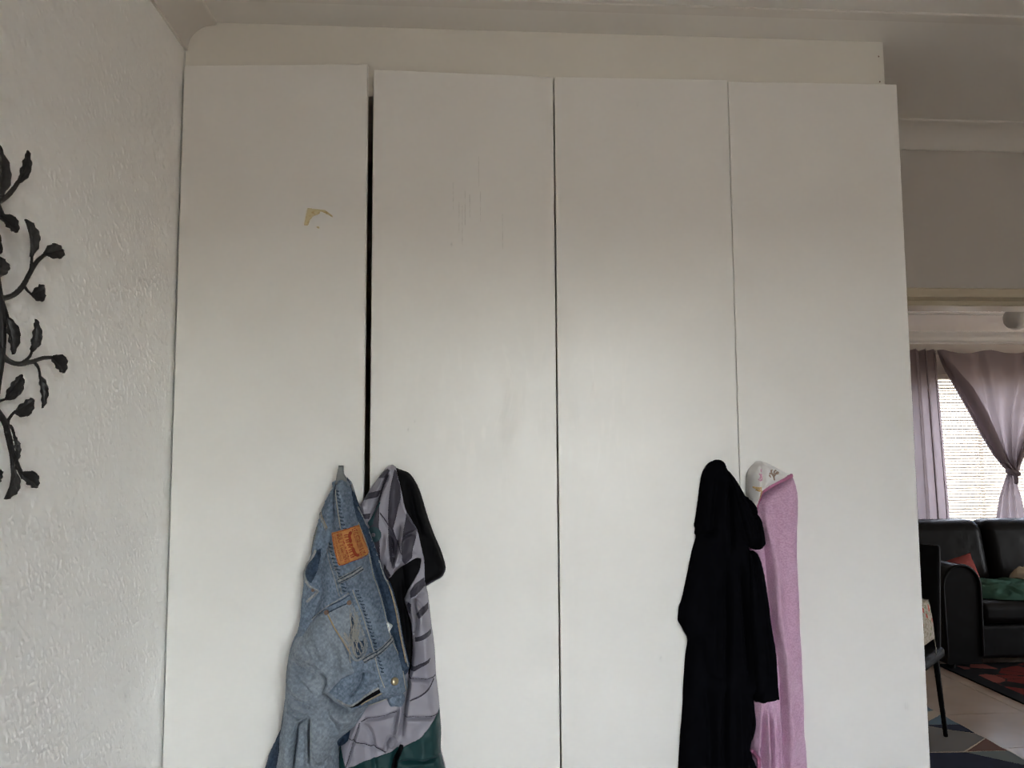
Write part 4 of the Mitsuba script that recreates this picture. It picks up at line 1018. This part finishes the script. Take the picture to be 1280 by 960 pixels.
def arm(x0, x1):
    w = x1 - x0
    prof = [(x0 + 0.015, 0.06), (x1 - 0.01, 0.06), (x1, 0.45)] + [(x0 + w / 2 + w / 2 * math.cos(t) * 1.02, 0.56 + 0.135 * math.sin(t)) for t in np.linspace(-0.1, math.pi + 0.1, 15)] + [(x0, 0.45)]
    m = trimesh.creation.extrude_polygon(Polygon(prof).buffer(0.012).buffer(-0.0), SY1 - SY0 - 0.10, engine='earcut')
    v = m.vertices.copy()
    m.vertices = np.stack([v[:, 0], SY0 + v[:, 2], v[:, 1]], 1)
    trimesh.repair.fix_normals(m)
    return m


def arm_piping(x0, x1):
    w = x1 - x0
    p = [(x0, 0.10), (x0 - 0.005, 0.45)] + [(x0 + w / 2 + (w / 2 + 0.006) * math.cos(t), 0.56 + 0.145 * math.sin(t)) for t in np.linspace(math.pi + 0.05, -0.05, 15)] + [(x1 + 0.006, 0.45), (x1, 0.10)]
    return tube(np.array([[a, SY0 - 0.004, b] for a, b in p]), 0.012, 8)


for a, b in ((SX0, SX0 + 0.25), (SX1 - 0.25, SX1)):
    k = add(S + '__arm', arm(a, b), 'm_leather', 30)
    add(k + '__piping', arm_piping(a, b), 'm_leather', True)
add(S + '__base', rbox(SX0 + 0.25, SX1 - 0.25, SY0 + 0.03, SY1 - 0.05, 0.07, 0.30, 0.03), 'm_leather', 40)
add(S + '__back_frame', rbox(SX0 + 0.02, SX1 - 0.02, SY1 - 0.22, SY1, 0.08, 0.90, 0.05), 'm_leather', 40)
mid = SX0 + 0.25 + (SX1 - SX0 - 0.5) / 2
xs = np.linspace(SX0 + 0.26, SX1 - 0.26, 4)
for i in range(3):
    add(S + '__seat_cushion', rbox(xs[i] + 0.003, xs[i + 1] - 0.003, SY0 + 0.00, SY1 - 0.26, 0.302, 0.452, 0.055, 4), 'm_leather', 60)
xb = [SX0 + 0.03, on(1231, 700, 1, 5.9)[0], on(1231, 700, 1, 5.9)[0] + 0.72, SX1 - 0.03]
for i in range(3):
    m = rbox(xb[i] + 0.002, xb[i + 1] - 0.002, SY1 - 0.44, SY1 - 0.20, 0.455, 0.945, 0.085, 4)
    v = m.vertices.copy()
    v[:, 1] += (v[:, 2] - 0.45) * 0.22
    m.vertices = v
    add(S + '__back_cushion', m, 'm_leather', 60)
for x in (SX0 + 0.08, SX1 - 0.08):
    for y in (SY0 + 0.08, SY1 - 0.2):
        add(S + '__foot', trimesh.creation.cylinder(0.025, 0.062, sections=12, transform=trimesh.transformations.translation_matrix((x, y, 0.0415))), 'm_chair', 30)


def pillow(w, h, d):
    g = 22
    u, v = np.meshgrid(np.linspace(-1, 1, g), np.linspace(-1, 1, g))
    e = np.maximum(1 - u ** 2, 0) ** 0.45 * np.maximum(1 - v ** 2, 0) ** 0.45
    pin = 1 - 0.06 * (1 - (np.abs(u) ** 4)) * np.abs(v) ** 3
    pin2 = 1 - 0.06 * (1 - (np.abs(v) ** 4)) * np.abs(u) ** 3
    X, Z = u * w / 2 * pin2, v * h / 2 * pin
    top = np.stack([X, -d / 2 * e, Z], -1)
    bot = np.stack([X, d / 2 * e, Z], -1)
    m = cat(sheet(top), trimesh.Trimesh(sheet(bot).vertices, sheet(bot).faces[:, ::-1], process=False))
    m.merge_vertices()
    trimesh.repair.fix_normals(m)
    return m


BRc, TRc, TLc = on(1228, 728, 1, 5.56), on(1213, 690, 1, 5.74), on(1166, 707, 1, 5.72)
BLc = np.array([TLc[0] + 0.05, 5.54, BRc[2] + 0.02])
cu = pillow(2, 2, 2)
q = cu.vertices.copy()
a_, b_ = (q[:, :1] + 1) / 2, (q[:, 2:] + 1) / 2
nn = np.cross(TRc - TLc, TRc - BRc); nn /= np.linalg.norm(nn)
cu.vertices = (BLc * (1 - a_) + BRc * a_) * (1 - b_) + (TLc * (1 - a_) + TRc * a_) * b_ + q[:, 1:2] * 0.05 * nn
trimesh.repair.fix_normals(cu)
tag(add('cushion', cu, 'm_cushion', True), 'dull red cushion leaning in the corner of the black sofa', 'cushion')


def blanket(key, outline, y, zc, thick, seed, m, label, catg):
    P = Polygon(smooth_path(np.array(outline + outline[:1]), 4)[:-1]).buffer(0)
    c = Cloth.__new__(Cloth)
    Pt, tr, ne = c.tri(P, 0.012)
    d = shapely.distance(shapely.points(Pt), P.exterior)
    n = meshkit.fbm(np.stack([Pt[:, 0] * 9, Pt[:, 1] * 16, Pt[:, 0] * 0 + seed], 1), 3, seed=seed)
    fold = np.abs(np.sin(Pt[:, 0] * 16 + n * 9 + Pt[:, 1] * 12))
    z0_ = zc(Pt)
    h = z0_ + 0.006 + thick * np.sqrt(np.clip(d / 0.10, 0, 1)) * (0.45 + 0.9 * n) + 0.018 * fold * np.clip(d / 0.05, 0, 1)
    N = len(Pt)
    V = np.vstack([np.column_stack([Pt, h]), np.column_stack([Pt, z0_ + 0.001])])
    de = np.vstack([tr[:, [0, 1]], tr[:, [1, 2]], tr[:, [2, 0]]])
    _, idx, cnt = np.unique(np.sort(de, axis=1), axis=0, return_index=True, return_counts=True)
    b = de[idx[cnt == 1]]
    side = np.vstack([np.stack([b[:, 1], b[:, 0], b[:, 0] + N], 1), np.stack([b[:, 1], b[:, 0] + N, b[:, 1] + N], 1)])
    tag(add(key, trimesh.Trimesh(V, np.vstack([tr, tr[:, ::-1] + N, side]), process=False), m, True), label, catg)
    f_ = LinearNDInterpolator(Pt, h)
    return lambda Q: np.nan_to_num(f_(Q), nan=zc(Q[:1])[0])


flat = lambda z: (lambda P: np.full(len(P), z))
gh = blanket('green_blanket', [(3.62, 5.36), (3.80, 5.27), (4.2, 5.26), (4.6, 5.32), (4.72, 5.5), (4.5, 5.72), (4.1, 5.75), (3.75, 5.70), (3.6, 5.55)], 0, flat(0.454), 0.075, 7, 'm_green', 'crumpled green blanket lying on the sofa seat', 'blanket')
gb = lambda P: np.maximum(gh(P), 0.454) + 0.003
blanket('beige_throw', [(4.06, 5.60), (4.16, 5.47), (4.3, 5.42), (4.6, 5.45), (4.75, 5.6), (4.7, 5.75), (4.3, 5.78), (4.1, 5.74)], 0, gb, 0.08, 9, 'm_beige', 'beige throw bunched up on top of the green blanket', 'throw')

# dining chair
C = 'dining_chair'
tag(C, 'black dining chair with a padded back between the doorway and the sofa', 'chair')
th = math.radians(-45)
foot = np.array([2.515, 4.06])
Rz = np.array([[math.cos(th), -math.sin(th)], [math.sin(th), math.cos(th)]])
org = foot - Rz @ np.array([0.19, 0.225])


def put(m):
    v = m.vertices.copy()
    m.vertices = np.column_stack([v[:, :2] @ Rz.T + org, v[:, 2]])
    return m


add(C + '__seat', put(rbox(-0.215, 0.215, -0.21, 0.205, 0.415, 0.475, 0.025)), 'm_chair', 40)
bk = rbox(-0.20, 0.20, 0.16, 0.20, 0.44, 0.985, 0.018)
bk = bk.subdivide().subdivide()
v = bk.vertices.copy(); v[:, 1] += 0.10 * np.clip((v[:, 2] - 0.44) / 0.54, 0, 1) - 0.25 * v[:, 0] ** 2; bk.vertices = v
add(C + '__backrest', put(bk), 'm_chair', 40)
for x, y, dx, dy in ((-0.18, -0.18, -0.012, -0.03), (0.18, -0.18, 0.012, -0.03), (-0.17, 0.18, -0.02, 0.045), (0.17, 0.18, 0.02, 0.045)):
    add(C + '__leg', put(tube(np.array([[x, y, 0.43], [x + dx * 0.5, y + dy * 0.5, 0.215], [x + dx, y + dy, 0.0095]]), [0.016, 0.0135, 0.011], 10)), 'm_chair', True)

# dining table with its cloth, mostly hidden behind the wardrobe
TX1, TY1 = 2.30, 3.82       # the corner that shows
TR = np.array([[math.sqrt(.5), -math.sqrt(.5)], [math.sqrt(.5), math.sqrt(.5)]])


def turn(P):
    P = np.array(P, float)
    P[..., :2] = P[..., :2] @ TR.T + np.array([TX1 - 0.425 * math.sqrt(2), TY1])
    return P


def turned(m):
    m.vertices = turn(m.vertices)
    return m


TT = 'dining_table'
tag(TT, 'dining table under a patterned cloth, mostly hidden behind the wardrobe', 'table')
add(TT + '__tabletop', turned(cbox(-0.419, 0.419, -0.419, 0.419, 0.72, 0.75, 0.004)), 'm_wood')
for x in (-0.26, 0.26):
    for y in (-0.26, 0.26):
        add(TT + '__leg', turned(cbox(x - 0.025, x + 0.025, y - 0.025, y + 0.025, 0.0095, 0.719, 0.003)), 'm_wood')
# cloth: a square lying on the top, its overhang dropping to a point at each corner
ov, n = 0.19, 60
half = 0.425
u = np.linspace(-half - ov, half + ov, n)
U_, V_ = np.meshgrid(u, u)
ax_, ay_ = np.maximum(np.abs(U_) - half, 0), np.maximum(np.abs(V_) - half, 0)
cu_, cv_ = np.clip(U_, -half, half), np.clip(V_, -half, half)
drop = np.hypot(ax_, ay_)
flare = 0.10
den = np.maximum(drop, 1e-6)
wob = 0.010 * np.sin(U_ * 21) * np.sin(V_ * 17 + 1) * np.clip(drop / 0.1, 0, 1)
GX = cu_ + np.sign(U_) * (flare * ax_ + 0.010 * (ax_ > 0)) + wob
GY = cv_ + np.sign(V_) * (flare * ay_ + 0.010 * (ay_ > 0)) + wob
GZ = 0.7545 - np.maximum(drop - 0.006, 0)
tc = turn(np.stack([GX, GY, GZ], -1))
tag(add('tablecloth', sheet(tc, 0.0025), 'm_table_cloth', True), 'cream tablecloth with red motifs hanging in a point off the table corner', 'tablecloth')

# rugs
R1 = 'geometric_rug'
fl = lambda pts: np.array([on(a, b, 2, 0.0)[:2] for a, b in pts])
scal = [(2.704 + 0.004 * math.sin(k * 2.1), y) for k, y in enumerate(np.linspace(3.0, 4.85, 30))]
rug1 = Polygon([(1.45, 3.0)] + scal + [(1.45, 4.85)])


def slab2(poly, z0, z1):
    m = trimesh.creation.extrude_polygon(poly, z1 - z0, engine='earcut')
    m.apply_translation((0, 0, z0))
    return m


rk = add(R1 + '__base', slab2(rug1, 0.0005, 0.008), 'm_rug_sand')
tag(R1, 'rug with a pattern of grey, blue and brown triangles under the dining table', 'rug')
Zk = lambda x, y: (1140 + x / 6.857, 820 + y / 6.857)
tris = [('teal', [(140, 575), (250, 515), (290, 512), (430, 600), (140, 601)]), ('navy', [(140, 604), (430, 602), (550, 678), (290, 640), (140, 610)]), ('grey', [(140, 612), (290, 642), (600, 690), (632, 712), (442, 833), (140, 838), (140, 760)]),
        ('brown', [(642, 716), (842, 824), (478, 831)]), ('slate', [(462, 838), (845, 828), (962, 902), (1100, 990)]), ('navy', [(140, 846), (455, 841), (960, 948), (1000, 1000), (140, 1200)]),
        ('teal', [(100, 420), (160, 432), (222, 470), (160, 484), (100, 490)])]
for nm, t in tris:
    q = Polygon(fl([Zk(*p) for p in t])).buffer(0).intersection(rug1.buffer(-0.006))
    for g in getattr(q, 'geoms', [q]):
        if g.area > 1e-5:
            add(R1 + '__patch', slab2(g, 0.0078, 0.0092), 'm_rug_' + nm)
rg = np.random.default_rng(3)
for i in range(5):
    for j in range(6):
        x0, y0 = 1.48 + i * 0.24, 3.02 + j * 0.30
        tr1, tr2 = Polygon([(x0, y0), (x0 + 0.22, y0), (x0 + 0.22, y0 + 0.28)]), Polygon([(x0, y0 + 0.02), (x0 + 0.2, y0 + 0.29), (x0, y0 + 0.29)])
        seen = Polygon(fl([Zk(*p) for p in ((60, 380), (300, 480), (1200, 1000), (1200, 1300), (60, 1300))])).buffer(0.01)
        for tr_ in (tr1, tr2):
            q = tr_.difference(seen)
            for g in getattr(q, 'geoms', [q]):
                if g.area > 1e-3:
                    add(R1 + '__patch', slab2(g, 0.0078, 0.0092), 'm_rug_' + str(rg.choice(['teal', 'navy', 'grey', 'brown', 'slate'])))
tag(add('red_rug', slab2(Polygon([(3.285, 3.55), (5.7, 3.55), (5.7, 5.38), (3.30, 5.38)]), 0.0005, 0.010), 'm_rug_red'), 'dark red and black patterned rug in front of the sofa', 'rug')

# globe lamp
g0 = on(1270.5, 398, 1, 5.4)
L_ = 'ceiling_lamp'
tag(L_, 'round white glass globe lamp on the living room ceiling', 'lamp')
gl = trimesh.creation.icosphere(4, 0.086); gl.apply_translation(g0)
add(L_ + '__globe', gl, 'm_lamp', True)
add(L_ + '__mount', trimesh.creation.cylinder(0.045, ZC2 - g0[2] - 0.06, sections=24, transform=trimesh.transformations.translation_matrix((g0[0], g0[1], (ZC2 + g0[2] + 0.06) / 2))), 'm_lamp', 30)

# curtains
YC = YF - 0.12
rodz = on(1200, 441, 1, YC)[2]
tag('curtain_rod', 'thin rod carrying the mauve curtains', 'curtain rod')
rod = tube(np.array([[on(1140, 445, 1, YC)[0], YC, rodz - 0.01], [6.4, YC, rodz - 0.01]]), 0.009, 10)
scene.pop('curtain_rod', None)
add('curtain_rod__pole', rod, 'm_steel', True)
for x in (on(1158, 445, 1, YC)[0], 5.2, 6.35):
    add('curtain_rod__bracket', tube(np.array([[x, YC, rodz - 0.01], [x, YF + 0.001, rodz - 0.01]]), 0.008, 8), 'm_steel', True)
cx = lambda px, py: on(px, py, 1, YC)
# left one: hangs straight
nz, nx_ = 60, 90
zt, zb = rodz + 0.02, 0.55
xa, xb2 = cx(1126, 450)[0], cx(1163, 450)[0]
G = np.zeros((nz, nx_, 3))
for i, s in enumerate(np.linspace(0, 1, nz)):
    z = zt + (zb - zt) * s
    w0, w1 = xa + 0.02 * s, xb2 + 0.03 + 0.05 * min(1, s * 1.3)
    for j, q in enumerate(np.linspace(0, 1, nx_)):
        ph = (q + 0.03 * math.sin(q * 9)) * 2 * np.pi * 3.5
        G[i, j] = (w0 + (w1 - w0) * q + 0.012 * math.sin(2 * ph + s), YC - 0.004 - (0.026 + 0.004 * s) * (1 + math.sin(ph + 0.6 * s)), z + 0.012 * math.sin(ph) * (1 - s) * (s < 0.1))
tag('curtain', 'mauve curtain hanging straight at the left of the living room window', 'curtain', 'mauve curtains at the living room window')
add('curtain__panel', sheet(G), 'm_curtain', True)
for k, x in enumerate(np.linspace(xa + 0.04, xb2 - 0.02, 3)):
    t = np.linspace(0, 2 * np.pi, 20)
    add('curtain__ring', tube(np.array([[x + 0.004 * math.sin(a), YC + 0.018 * math.cos(a), rodz - 0.01 + 0.028 * math.sin(a)] for a in t]), 0.005, 6), 'm_curtain' if False else 'm_chair', True)
# right one: gathered into a knot at its middle
knot = cx(1253.5, 590)
zk = knot[2]
edgeL = [(1164, 441), (1172, 462), (1186, 487), (1203, 518), (1217, 545), (1232, 570), (1244, 583), (1250, 588)]
edgeR = [(1345, 450), (1336, 470), (1322, 490), (1300, 515), (1283, 543), (1271, 562), (1261, 580), (1257, 588)]
eL, eR = np.array([cx(*p) for p in edgeL]), np.array([cx(*p) for p in edgeR])
lowL = np.array([cx(*p) for p in [(1250, 592), (1245, 606), (1240, 622), (1237, 640), (1234, 660), (1230, 700)]])
lowR = np.array([cx(*p) for p in [(1257, 592), (1262, 604), (1267, 622), (1271, 640), (1276, 660), (1283, 700)]])
nz, nx_ = 80, 160


def gathered(eL, eR, ztop, zbot, pleats, amp0, amp1, wavy_top=False, seed=0):
    G = np.zeros((nz, nx_, 3))
    iL, iR = np.argsort(eL[:, 2]), np.argsort(eR[:, 2])
    for i, s in enumerate(np.linspace(0, 1, nz)):
        z = ztop + (zbot - ztop) * s
        x0, x1 = np.interp(z, eL[iL, 2], eL[iL, 0]), np.interp(z, eR[iR, 2], eR[iR, 0])
        amp = amp0 + (amp1 - amp0) * s
        for j, q in enumerate(np.linspace(0, 1, nx_)):
            qq = q + 0.02 * math.sin(q * 23 + seed)
            ph = qq * 2 * np.pi * pleats
            y = YC - 0.070 - amp * (1 + math.sin(ph)) - 0.02 * amp / 0.03 * math.sin(q * math.pi) * s
            G[i, j] = (x0 + (x1 - x0) * q, y, z + (0.016 * math.sin(q * 19 + 1) * max(0, 1 - s * 9) if wavy_top else 0))
    return G


G = gathered(eL, eR, eL[:, 2].max() + 0.0, zk + 0.012, 6.5, 0.012, 0.040, True)
tag('curtain_001', 'mauve curtain gathered into a knot in front of the living room window', 'curtain', 'mauve curtains at the living room window')
labels['curtain_001'].pop('group'); labels['curtain'].pop('group')
add('curtain_001__upper_panel', sheet(G), 'm_curtain', True)
# folded-over side bands run down to the knot
for eA, sgn, wid in ((eL, 1, [0.03, 0.10, 0.15, 0.15, 0.13, 0.09, 0.04, 0.015]), (eR, -1, [0.03, 0.08, 0.12, 0.12, 0.10, 0.07, 0.04, 0.015])):
    for lay, (k0, k1) in enumerate(((0.0, 0.75), (0.30, 1.0))):
        n_ = 50
        tt = np.linspace(0, 1, n_)
        base = smooth_path(eA, 8)
        Lb = np.linspace(0, 1, len(base))
        B_ = np.stack([np.interp(tt, Lb, base[:, k]) for k in range(3)], 1)
        wd_ = np.interp(tt, np.linspace(0, 1, 8), wid)
        Gb = np.zeros((n_, 14, 3))
        for j, q in enumerate(np.linspace(k0, k1, 14)):
            Gb[:, j] = B_ + np.stack([sgn * wd_ * q, -0.085 - 0.030 * np.sin(q * math.pi) * tt - 0.025 * lay - tt * 0.045, 0 * tt], 1)
        add('curtain_001__side_fold', sheet(Gb), 'm_curtain', True)
G = gathered(lowL, lowR, zk - 0.012, 0.5, 3.5, 0.018, 0.030)
add('curtain_001__lower_panel', sheet(G), 'm_curtain', True)
kn = trimesh.creation.torus(0.040, 0.020, 24, 14)
kn.apply_transform(trimesh.transformations.rotation_matrix(math.radians(22), (0, 1, 0)))
kn.apply_translation(knot + [0, -0.13, 0])
add('curtain_001__knot', kn, 'm_curtain', True)
kn2 = trimesh.creation.capsule(0.05, 0.018, count=[12, 12])
kn2.apply_translation(knot + [0.012, -0.145, -0.06])
add('curtain_001__knot_tail', kn2, 'm_curtain', True)
# venetian blind in the window opening
V_ = 'venetian_blind'
tag(V_, 'cream venetian blind with thin tilted slats across the living room window', 'blind')
YS = YF + 0.022
sl = []
th_ = math.radians(46)
for z in np.arange(VZ0 + 0.03, VZ1 - 0.05, 0.0265):
    prof = np.array([[t * 0.0125, 0.0016 * (1 - t * t)] for t in np.linspace(-1, 1, 5)])
    yy = YS + prof[:, 0] * math.cos(th_) - prof[:, 1] * math.sin(th_)
    zz = z + prof[:, 0] * math.sin(th_) + prof[:, 1] * math.cos(th_)
    G = np.stack([np.stack([np.full(5, x), yy, zz], 1) for x in (VX0 + 0.01, VX1 - 0.01)])
    sl.append(sheet(G, 0.0004, (0, -math.sin(th_), math.cos(th_))))
k = add(V_ + '__slats', cat(*sl), 'm_slat')
labels[k] = {'label': 'thin cream slats', 'kind': 'stuff'}
add(V_ + '__head_rail', cbox(VX0 + 0.008, VX1 - 0.008, YS - 0.018, YS + 0.018, VZ1 - 0.042, VZ1 - 0.004), 'm_slat')
add(V_ + '__bottom_rail', cbox(VX0 + 0.01, VX1 - 0.01, YS - 0.012, YS + 0.012, VZ0 + 0.004, VZ0 + 0.016), 'm_slat')
for x in np.linspace(VX0 + 0.22, VX1 - 0.22, 5):
    for y in (YS - 0.0125, YS + 0.0125):
        add(V_ + '__ladder_cord', tube(np.array([[x, y, VZ0 + 0.01], [x, y, VZ1 - 0.03]]), 0.0012, 5), 'm_slat')

window3 = 'window_3'  # unseen glazed door, added to bring light up to the living room ceiling
t_ = 0.05
add(window3 + '__frame', cat(cbox(7.03, 7.08, 3.0, 5.0, 0.04, 0.04 + t_), cbox(7.03, 7.08, 3.0, 5.0, 2.1 - t_, 2.1), cbox(7.03, 7.08, 3.0, 3.0 + t_, 0.09, 2.05), cbox(7.03, 7.08, 5.0 - t_, 5.0, 0.09, 2.05), cbox(7.03, 7.08, 3.975, 4.025, 0.09, 2.05)), 'm_trim')
for a_, b_ in ((3.05, 3.975), (4.025, 4.95)):
    add(window3 + '__pane', sheet(np.array([[[7.055, a_, 0.09], [7.055, b_, 0.09]], [[7.055, a_, 2.05], [7.055, b_, 2.05]]])), 'm_glass')
tag(window3, 'unseen glazed door added on the right to light the living room', kind='structure')
